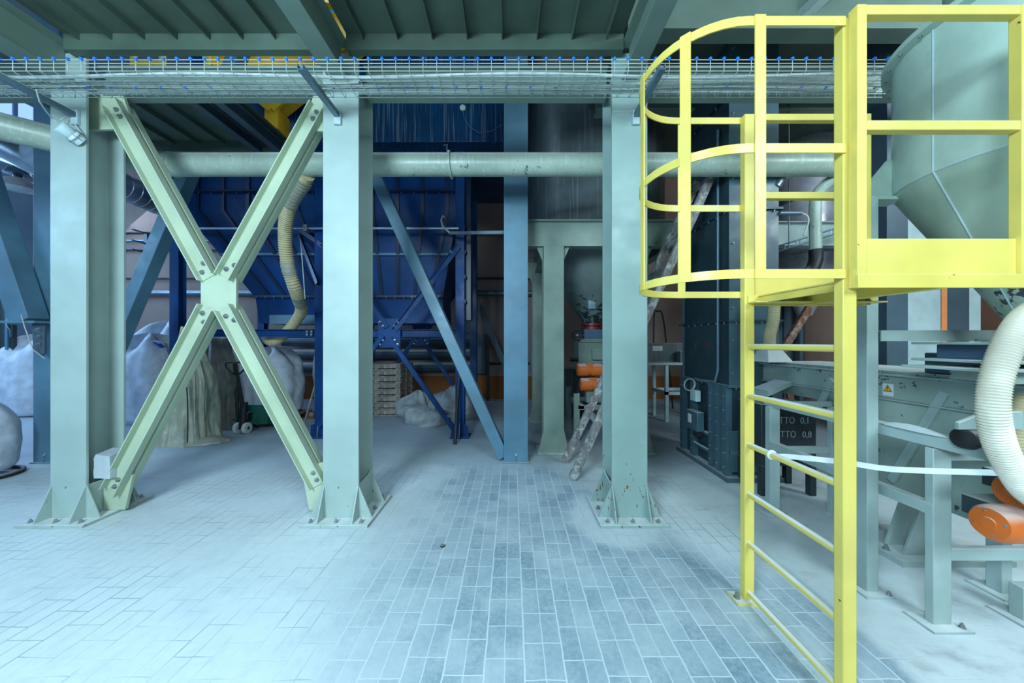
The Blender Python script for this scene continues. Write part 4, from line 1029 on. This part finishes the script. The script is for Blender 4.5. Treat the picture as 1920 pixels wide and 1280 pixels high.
tag(MB().tube(smooth_path([V((2.95, 3.82, 3.28)), V((3.02, 3.8, 3.38)), V((3.12, 3.75, 3.42)), V((3.2, 3.7, 3.40))], 5), .05, 14).build('taped_branch', 'galv'), 'silver foil-taped pipe branch just below the main pipe near the cage', 'pipe')
t = thing('capped_conduit', 'thin grey conduit with white hanging cable beside the elevator top', 'conduit', (3.1, 3.78, 2.9))
MB().cyl((2.96, 3.78, 2.97), (3.20, 3.78, 2.97), .022, 12).build('conduit_tube', 'zinc', t)
MB().tube(smooth_path([V((3.2, 3.78, 2.97)), V((3.27, 3.78, 2.94)), V((3.28, 3.78, 2.86)), V((3.23, 3.78, 2.72))], 5), .009, 8).build('cable_loop', 'cable', t)
t = thing('sloping_tray', 'narrow wire cable tray sloping up to the right behind the cage', 'cable tray', (4.0, 4.6, 2.7))
for x in (3.7, 5.2): MB().cyl((x, 4.56, 2.66+(x-3.25)*.307), (x, 4.56, 4.92), .008, 8).build('hanger_rod', 'zinc', t)
for dy, dz in ((0, 0), (0, .07), (.12, 0), (.12, .07)):
    MB().tube([(3.25, 4.5+dy, 2.66+dz), (5.4, 4.5+dy, 3.32+dz)], .008, 6).build('long_wire', 'zinc', t)
for k in range(14):
    x = 3.3 + k*.15; z = 2.66 + (x-3.25)*.307
    MB().tube([(x, 4.5, z+.07), (x, 4.5, z), (x, 4.62, z), (x, 4.62, z+.07)], .007, 5).build('cross_wire', 'zinc', t)
tag(MB().bar((3.42, 5.4, .03), (5.05, 5.4, 2.65), .10, .06, (0, -1, 0)).build('wooden_brace', 'wood_brown'), 'brown timber leaning up to the right behind the conveyor', 'timber')
tag(MB().bar((4.20, 5.52, 1.78), (4.66, 5.52, .03), .09, .05, (0, -1, 0)).build('wooden_brace', 'wood_brown'), 'second brown timber crossing the leaning one behind the conveyor', 'timber')
t = thing('dark_cabinet', 'dark blue-grey cabinet standing far behind the conveyor', 'cabinet', (5.0, 6.7, 0))
MB().box(4.5, 5.8, 6.75, 7.3, 0, 2.9).build('body', 'darkcol', t, .01)
for x in (4.93, 5.36): MB().box(x-.01, x+.01, 6.735, 6.75, .1, 2.8).build('door_gap', 'black', t)
for x in (4.86, 5.30): MB().box(x-.015, x+.015, 6.72, 6.75, 1.3, 1.5).build('handle', 'zinc', t)
# work table behind the elevator
t = thing('work_table', 'pale grey work table with thin legs far back beside the elevator', 'table', (3.2, 6.9, 0))
MB().box(2.55, 3.75, 6.55, 7.25, 1.10, 1.14).build('tabletop', 'pale', t)
for x in (2.96, 3.62):
    for y in (6.58, 7.16): MB().box(x, x+.06, y, y+.06, 0, 1.10).build('leg', 'pale', t)
for y in (6.58, 7.16): MB().box(2.96, 3.68, y, y+.05, .52, .58).build('rail', 'pale', t)
MB().box(2.96, 3.02, 6.6, 7.2, .52, .58).build('rail', 'pale', t)
t = thing('bench_unit', 'grey bench cabinet standing on the pale work table', 'cabinet', (3.3, 7.0, 1.14))
MB().box(2.65, 3.75, 6.95, 7.2, 1.14, 1.52).build('body', 'silo', t, .006)
MB().box(2.86, 3.06, 6.94, 6.95, 1.36, 1.46).build('label_plate', 'white', t)
tag(MB().box(3.30, 3.55, 6.7, 6.88, 1.14, 1.36).build('instrument_box', 'silo', None, .01), 'small grey instrument box in front of the bench cabinet', 'box')
tag(MB().tube(smooth_path([P(1226, 790, 7.9), P(1226, 600, 7.9), P(1232, 584, 7.9), P(1242, 590, 7.9), P(1250, 650, 7.9), P(1262, 770, 7.9)], 5), .018, 8).build('bent_rod', 'black'), 'dark bent rod on the wall behind the pale work table', 'rod')

# ------------------------------------------------------------------ back wall services
def wall_pipe(x0, x1, z, r, label, mat='zinc', y=9.1):
    return tag(MB().cyl((x0, y-r, z), (x1, y-r, z), r, 14).build('wall_pipe', mat), label, 'pipe', 'pipes on the back wall')
wall_pipe(-11, 3, ZZ(437, 9.1), .045, 'dark wall pipe, topmost of those left of the blue filter', 'black')
wall_pipe(-11, -6.5, ZZ(452, 9.1), .03, 'thin grey wall pipe second from the top at the left')
wall_pipe(-11, -6.5, ZZ(469, 9.1), .03, 'dark thin wall pipe third from the top at the left', 'black')
wall_pipe(-11, 3, ZZ(522, 9.1), .03, 'thin dark wall pipe above the thick grey one', 'black')
wall_pipe(-11, 3, ZZ(550, 9.1), .075, 'thick grey wall pipe at mid height across the back')
t = thing('cable_bracket', 'grey three-armed cable bracket on the wall left of the blue brace', 'bracket', P(272, 450, 9.0))
MB().box(XX(271, 9.05), XX(277, 9.05), 9.03, 9.2, ZZ(478, 9.05), ZZ(435, 9.05)).build('upright', 'darkcol', t)
for py in (437, 457, 474): MB().bar(P(274, py, 9.05), P(248, py-7, 8.6), .04, .03).build('arm', 'darkcol', t)
t = thing('tube_radiator', 'row of thick horizontal grey heating tubes along the back wall', 'radiator', (-2, 9, .8))
for z in (1.55, 1.22, .88): MB().cyl((-6.0, 8.95, z), (-.85, 8.95, z), .125, 20).build('tube', 'darkcol', t)
MB().cyl((-.82, 8.95, .72), (-.82, 8.95, 1.75), .16, 20).build('header', 'darkcol', t)
MB().box(-.66, -.60, 8.9, 9.0, .0, 1.72).build('side_pipe', 'black', t)
wall_pipe(-.6, .9, .98, .035, 'thin dark wall pipe at the end of the heating tubes', 'black')
tag(MB().bar(P(885, 545, 8.9), P(950, 690, 8.9), .14, .14, (0, -1, 0)).build('diagonal_brace', 'darkcol'), 'shadowed diagonal brace on the back wall left of the lone blue-grey column', 'brace')
tag(MB().box(.46, .86, 8.5, 8.7, .75, 1.92).build('wall_panel', 'bluemotor'), 'narrow pale blue panel standing against the back wall', 'panel')

# ------------------------------------------------------------------ sacks, film, pallets
def sack_mesh(c, sx, sy, h, seed, top=.72, lump=.05, expo=3.0, n=64, rows=34, slump=.0, ears=.0):
    m = MB(); rings = []
    c = V(c); off = V((seed*7.1, seed*3.3, seed*1.7))
    for j in range(rows+1):
        f = j/rows; z = h*f
        prof = (1 + .10*math.sin(PI*min(1, f*1.15)))
        if f < .06: prof *= .86 + .14*(f/.06)
        if f > top: prof *= max(.02, (1 - ((f-top)/(1-top))**2.0))**.5 if f < 1 else .05
        r = []
        for k in range(n):
            a = 2*PI*k/n; ca, sa = math.cos(a), math.sin(a)
            q = (abs(ca)**expo + abs(sa)**expo) ** (-1/expo)
            p = V((ca*q*sx*prof, sa*q*sy*prof, z))
            nn = noise.noise(p*2.6 + off)*lump + noise.noise(p*7 + off)*lump*.45
            fold = math.sin(a*9 + seed*2 + 3*noise.noise(p*1.5 + off)) * lump*.30 * (f**1.5)
            p = p * (1 + (nn + fold)/max(sx, .1)*.8); p.z = z + (noise.noise(p*3 + off)*lump*1.0 if 0 < j else 0) - slump*f*p.x + ears*h*(f**3)*(abs(2*ca*sa)**2 - .45)
            r.append(c + p)
        rings.append(r)
    return m.rings(rings)
def big_bag(c, sx, sy, h, seed, label, mat='bag', loops=True, blue=True, group=None):
    t = thing('bulk_bag', label, 'sack', c, group)
    sack_mesh(c, sx, sy, h, seed, .74, .036, 3.6, ears=.16).build('bag_body', mat, t)
    c = V(c)
    if loops:
        for ax, ay in ((-1, -1), (1, -1)):
            b = c + V((ax*sx*.62, ay*sy*.35, h*.80))
            MB().sweep(smooth_path([b + V((-.05, 0, -.12)), b + V((-.02, -.03, .18)), b + V((.05, -.05, .28)), b + V((.12, -.02, .20)), b + V((.18, 0, -.05))], 5), [(-.004, -.05), (.004, -.05), (.004, .05), (-.004, .05)], (0, 1, .1)).build('lifting_loop', mat, t)
            if blue: MB().sweep(smooth_path([b + V((-.02, -.06, .17)), b + V((.06, -.075, .25)), b + V((.16, -.05, .16))], 5), [(-.01, -.045), (.01, -.045), (.01, .045), (-.01, .045)], (0, 1, .1)).build('blue_lining', 'bluestrap', t)
    return t
big_bag((-7.10, 6.7, 0), .46, .44, 1.60, 1, 'big white bulk bag with blue-edged loops, front one left of the film-wrapped stack')
big_bag((-7.75, 7.7, 0), .50, .46, 1.85, 2, 'big white bulk bag peeking out behind the front white bag')
big_bag((-10.15, 7.35, .02), .46, .45, 1.55, 3, 'white bulk bag by the left edge behind the blue-grey column', loops=False)
# film-wrapped stack
def drape(c, sx, sy, h, seed, label, mat, top_r=.25, flare=.18, name='wrapped_stack'):
    t = thing(name, label, 'wrapped stack', c)
    m = MB(); n = 110; rows = 44; rings = []; c = V(c)
    for j in range(rows+1):
        f = j/rows; z = h*f
        k_ = (1 + flare*(1-f)**4) * (1 if f < .55 else 1-(1-top_r)*((f-.55)/.45)**.8) * (1 - .06*math.sin(f*9))
        r = []
        for k in range(n):
            a = 2*PI*k/n; ca, sa = math.cos(a), math.sin(a); q = (abs(ca)**3+abs(sa)**3)**(-1/3)
            pn = V((ca*2+seed, sa*2, z*.5))
            fold = .085*noise.noise(V((ca*4+seed, sa*4, z*1.1))) + .045*noise.noise(V((ca*11+seed, sa*11, z*1.6))) + .03*noise.noise(V((ca*6, sa*6+seed, z*6)))
            r.append(c + V((ca*q*sx*(k_+fold*1.6), sa*q*sy*(k_+fold*1.6), z + .06*noise.noise(pn)*(1 if j else 0))))
        rings.append(r)
    m.rings(rings).build('film_cover', mat, t)
    return t
a = drape((-5.02, 5.32, 0), .30, .28, 1.76, 4.0, 'tall stack draped in yellowed plastic film behind the lower left brace arm', 'film', .28, .22)
m = MB(); n = 60
m.rings([[(-4.93 + r*math.cos(2*PI*k/n)*(1+.22*noise.noise(V((math.cos(2*PI*k/n)*2, math.sin(2*PI*k/n)*2, 3)))), 5.27 + r*.48*math.sin(2*PI*k/n)*(1+.25*noise.noise(V((math.cos(2*PI*k/n)*2.4, math.sin(2*PI*k/n)*2.4, 9)))), z) for k in range(n)] for r, z in ((.52, .004), (.51, .03), (.38, .07), (.2, .10))])
m.build('film_skirt', 'film', a)
MB().tube(smooth_path([V((-4.88, 5.1, 1.4)), V((-4.80, 5.0, 1.2)), V((-4.74, 4.98, .8)), V((-4.72, 4.97, .4)), V((-4.66, 4.9, .1))], 5), .008, 6).build('tie_string', 'black', a)
drape((-5.50, 6.25, .0), .38, .40, 1.62, 9.0, 'second wrapped stack under grey film behind the pallet truck handle', 'film2', .5, .10)
def pallet(loc, label, group, mat='wood_pale', L=1.0, W=.8, h=.135, sides=False):
    t = thing('wooden_pallet', label, 'pallet', loc, group)
    x, y, z = loc
    for k in range(5): MB().box(x-L/2+.0, x+L/2, y-W/2 + k*(W-.1)/4, y-W/2 + k*(W-.1)/4 + .1, z+h-.022, z+h).build('top_board', mat, t, .002)
    for k in range(3):
        xx = x-L/2 + k*(L-.1)/2
        for q in range(3): MB().box(xx, xx+.1, y-W/2+q*(W-.1)/2, y-W/2+q*(W-.1)/2+.1, z+.022, z+h-.022).build('block', mat, t, .002)
    for k in range(3): MB().box(x-L/2, x+L/2, y-W/2+k*(W-.1)/2, y-W/2+k*(W-.1)/2+.1, z, z+.022).build('bottom_board', mat, t, .002)
    if sides:
        for yy in (y-W/2-.02, y+W/2): MB().box(x-L/2-.002, x+L/2+.002, yy, yy+.02, z+.045, z+h-.003).build('side_board', mat, t, .002)
    return t
for k in range(8):
    nm = ['bottom pallet of the weathered stack behind the middle column', 'second pallet up in the weathered stack behind the middle column', 'third pallet up in the weathered stack behind the middle column', 'fourth pallet up in the weathered stack behind the middle column', 'fifth pallet up in the weathered stack behind the middle column', 'sixth pallet up in the weathered stack behind the middle column', 'seventh pallet up in the weathered stack, just under the top one', 'topmost pallet of the weathered stack behind the middle column'][k]
    pallet((-2.82 + random.uniform(-.012, .012), 7.55, k*.136), nm, 'pallets in the stack', 'wood_pale', 1.0, .9, sides=True)
pallet((-4.70, 6.68, 0), 'brownish pallet under the white bag by the pallet truck', None, 'wood_brown', 1.05, .9)
big_bag((-4.68, 6.68, .135), .43, .40, 1.22, 6, 'white bulk bag standing on a pallet behind the pallet truck', loops=False)
pallet((-3.68, 7.25, 0), 'pallet under the grey bag beside the middle blue leg', None, 'wood_brown', .8, .8)
big_bag((-3.70, 7.25, .135), .36, .36, 1.38, 8, 'grey dusty bulk bag in shadow just left of the middle blue leg', 'bag_grey', loops=False)

# pallet truck
t = thing('pallet_truck', 'green hand pallet truck with black handle and white wheels', 'pallet truck', (-4.55, 5.75, 0))
for x in (-4.625, -4.475):
    w_ = MB().lathe([(.055, -.028), (.088, -.028), (.092, -.02), (.092, .02), (.088, .028), (.055, .028)], (x, 5.76, .092), (1, 0, 0), 28).build('steer_wheel', 'white', t)
    MB().lathe([(.012, -.03), (.055, -.024), (.055, .024), (.012, .03)], (x, 5.76, .092), (1, 0, 0), 20).build('wheel_hub', 'black', w_)
MB().cyl((-4.66, 5.76, .092), (-4.44, 5.76, .092), .014, 10).build('axle', 'black', t)
MB().cyl((-4.55, 5.77, .10), (-4.55, 5.80, .52), .055, 20).build('pump_column', 'black', t)
MB().box(-4.62, -4.48, 5.78, 5.92, .20, .34).build('pump_block', 'black', t, .01)
MB().tube([(-4.55, 5.77, .42), (-4.55, 5.71, .75), (-4.56, 5.66, 1.00)], [.034, .026, .022], 14).build('handle_stem', 'black', t)
hl = smooth_path([V((-4.56, 5.66, .98)), V((-4.66, 5.65, 1.06)), V((-4.73, 5.64, 1.14)), V((-4.72, 5.64, 1.195)), V((-4.66, 5.64, 1.205)), V((-4.46, 5.64, 1.205)), V((-4.40, 5.64, 1.195)), V((-4.39, 5.64, 1.14)), V((-4.46, 5.65, 1.06)), V((-4.56, 5.66, .985))], 5)
MB().tube(hl, .014, 10).build('handle_loop', 'black', t)
MB().bar((-4.56, 5.64, 1.0), (-4.56, 5.62, 1.20), .055, .025, (0, -1, 0)).build('grip_lever', 'black', t, .004)
MB().rings([[(x, 5.88, .12), (x, 6.14, .12), (x, 6.14, .20), (x, 6.02, .42), (x, 5.90, .46)] for x in (-4.66, -4.22)]).build('chassis', 'jack', t, .008)
for x0, x1 in ((-4.76, -4.60), (-4.40, -4.24)):
    MB().box(x0, x1, 6.1, 7.05, .055, .105).build('fork', 'jack', t, .006)
    MB().plate([(x0+.02, 5.86, .10), (x0+.02, 6.14, .08), (x0+.02, 6.14, .18), (x0+.02, 5.9, .36)], .012).build('side_plate', 'jack', t)
tag(MB().tube([P(568, 802, 6.1), P(600, 690, 5.72)], .017, 8).build('wooden_stick', 'wood_pale'), 'pale thin stick leaning on the middle blue leg', 'stick')

# crumpled sacks under the right bay of the blue filter
def crumple(c, sx, sy, h, seed, label, mat='bag_grey'):
    t = sack_mesh(c, sx, sy, h, seed, .35, .15, 2.2, 56, 20).build('crumpled_sack', mat)
    return tag(t, label, 'sack', 'crumpled sacks under the blue filter')
crumple((-1.60, 6.48, 0), .36, .30, .36, 11, 'crumpled pale sack lying lowest at the front of the heap by the pallets')
crumple((-1.12, 7.0, 0), .46, .38, .66, 12, 'largest crumpled sack of the heap, beside the right blue leg')
crumple((-1.98, 7.05, 0), .34, .26, .52, 13, 'crumpled grey sack at the back left of the heap')
tag(MB().cyl(P(853, 833, 5.15), P(862, 686, 5.44), .026, 12).build('black_rod', 'black'), 'black rod leaning on the right leg of the blue filter', 'rod')

# rounded sack at the far left edge
t = thing('round_sack', 'round dusty sack tied at the top at the left edge of the floor', 'sack', (-6.12, 3.92, 0))
sack_mesh((-6.12, 3.92, .06), .26, .25, .84, 21, .45, .03, 2.0, 48, 24).build('sack_body', 'bag', t)
MB().sweep(smooth_path([V((-5.97, 3.75, .70)), V((-5.93, 3.72, .84)), V((-6.01, 3.72, .96)), V((-6.09, 3.76, .84))], 6), [(-.003, -.03), (.003, -.03), (.003, .03), (-.003, .03)], (0, 1, 0)).build('tie_band', 'bag', t)
tag(MB().tube([V((-6.08 + .33*math.cos(a), 3.88 + .29*math.sin(a), .025)) for a in [2*PI*k/40 for k in range(40)]], .022, 10, True).build('rubber_hose_ring', 'black'), 'black rubber hose ring on the floor around the left round sack', 'hose')
tag(MB().lathe([(.0, 0), (.018, .003), (.016, .012), (.0, .016)], (P(830, 1024, 2.58).x, 2.58, 0), (0, 0, 1), 9).build('pebble', 'black'), 'small dark pebble lying on the paving before the middle column', 'pebble')

# ------------------------------------------------------------------ light
def area(name, loc, target, sx, sy, power, col):
    l = bpy.data.lights.new(name, 'AREA'); l.shape = 'RECTANGLE'; l.size = sx; l.size_y = sy; l.energy = power; l.color = col
    o = bpy.data.objects.new(name, l); C.objects.link(o); o.location = loc
    o.rotation_euler = (V(target) - V(loc)).to_track_quat('-Z', 'Y').to_euler(); return o
area('hall_light', (-2.2, -2.3, 3.3), (-.8, 3.2, 1.2), 1.8, 1.4, 450, (.60, .85, 1.0))
area('hall_light_far', (3.4, -3.6, 4.4), (1.9, 2.6, .9), 2.6, 1.5, 360, (.66, .89, 1.0))
area('left_front_daylight', (-10.5, -1.5, 4.2), (-6.0, 5.0, 1.5), 2.5, 2.5, 190, (.34, .62, 1.0))
area('left_daylight', (-11.9, 5.4, 4.2), (-5.5, 5.6, 1.4), 4.5, 2.6, 330, (.38, .66, 1.0))
area('back_left_daylight', (-9.8, 8.9, 5.4), (-6.0, 4.5, 1.0), 3.0, 1.8, 120, (.60, .74, 1.0))
area('right_back_light', (6.6, 4.6, 6.2), (5.6, 6.4, 3.5), 1.2, 1.2, 70, (1.0, .88, .86))
area('right_bay_fill', (5.6, .6, 4.4), (5.4, 5.0, 1.4), 1.2, 1.2, 140, (.74, .93, 1.0))  # added fill that brightens the pale columns, no known fitting
area('blue_filter_fill', (-3.4, 4.4, 6.6), (-3.0, 5.8, 4.7), 1.2, .8, 50, (.6, .85, 1.0))  # added fill that brightens the blue filter top
w = bpy.data.worlds.new('hall ambience'); bpy.context.scene.world = w; w.use_nodes = True
w.node_tree.nodes['Background'].inputs[0].default_value = (.26, .52, .48, 1)
w.node_tree.nodes['Background'].inputs[1].default_value = .05

# ------------------------------------------------------------------ camera and look
cam = bpy.data.cameras.new('camera'); cam.sensor_width = 36; cam.lens = 36 * F / 1920; cam.clip_start = .02; cam.clip_end = 100
co = bpy.data.objects.new('camera', cam); C.objects.link(co)
co.location = (0, 0, H_CAM); co.rotation_euler = (PI/2, 0, 0)
sc = bpy.context.scene; sc.camera = co
sc.view_settings.view_transform = 'Standard'
sc.view_settings.look = 'Medium Contrast'
sc.view_settings.exposure = -0.08
sc.cycles.use_denoising = True
sc.cycles.max_bounces = 8
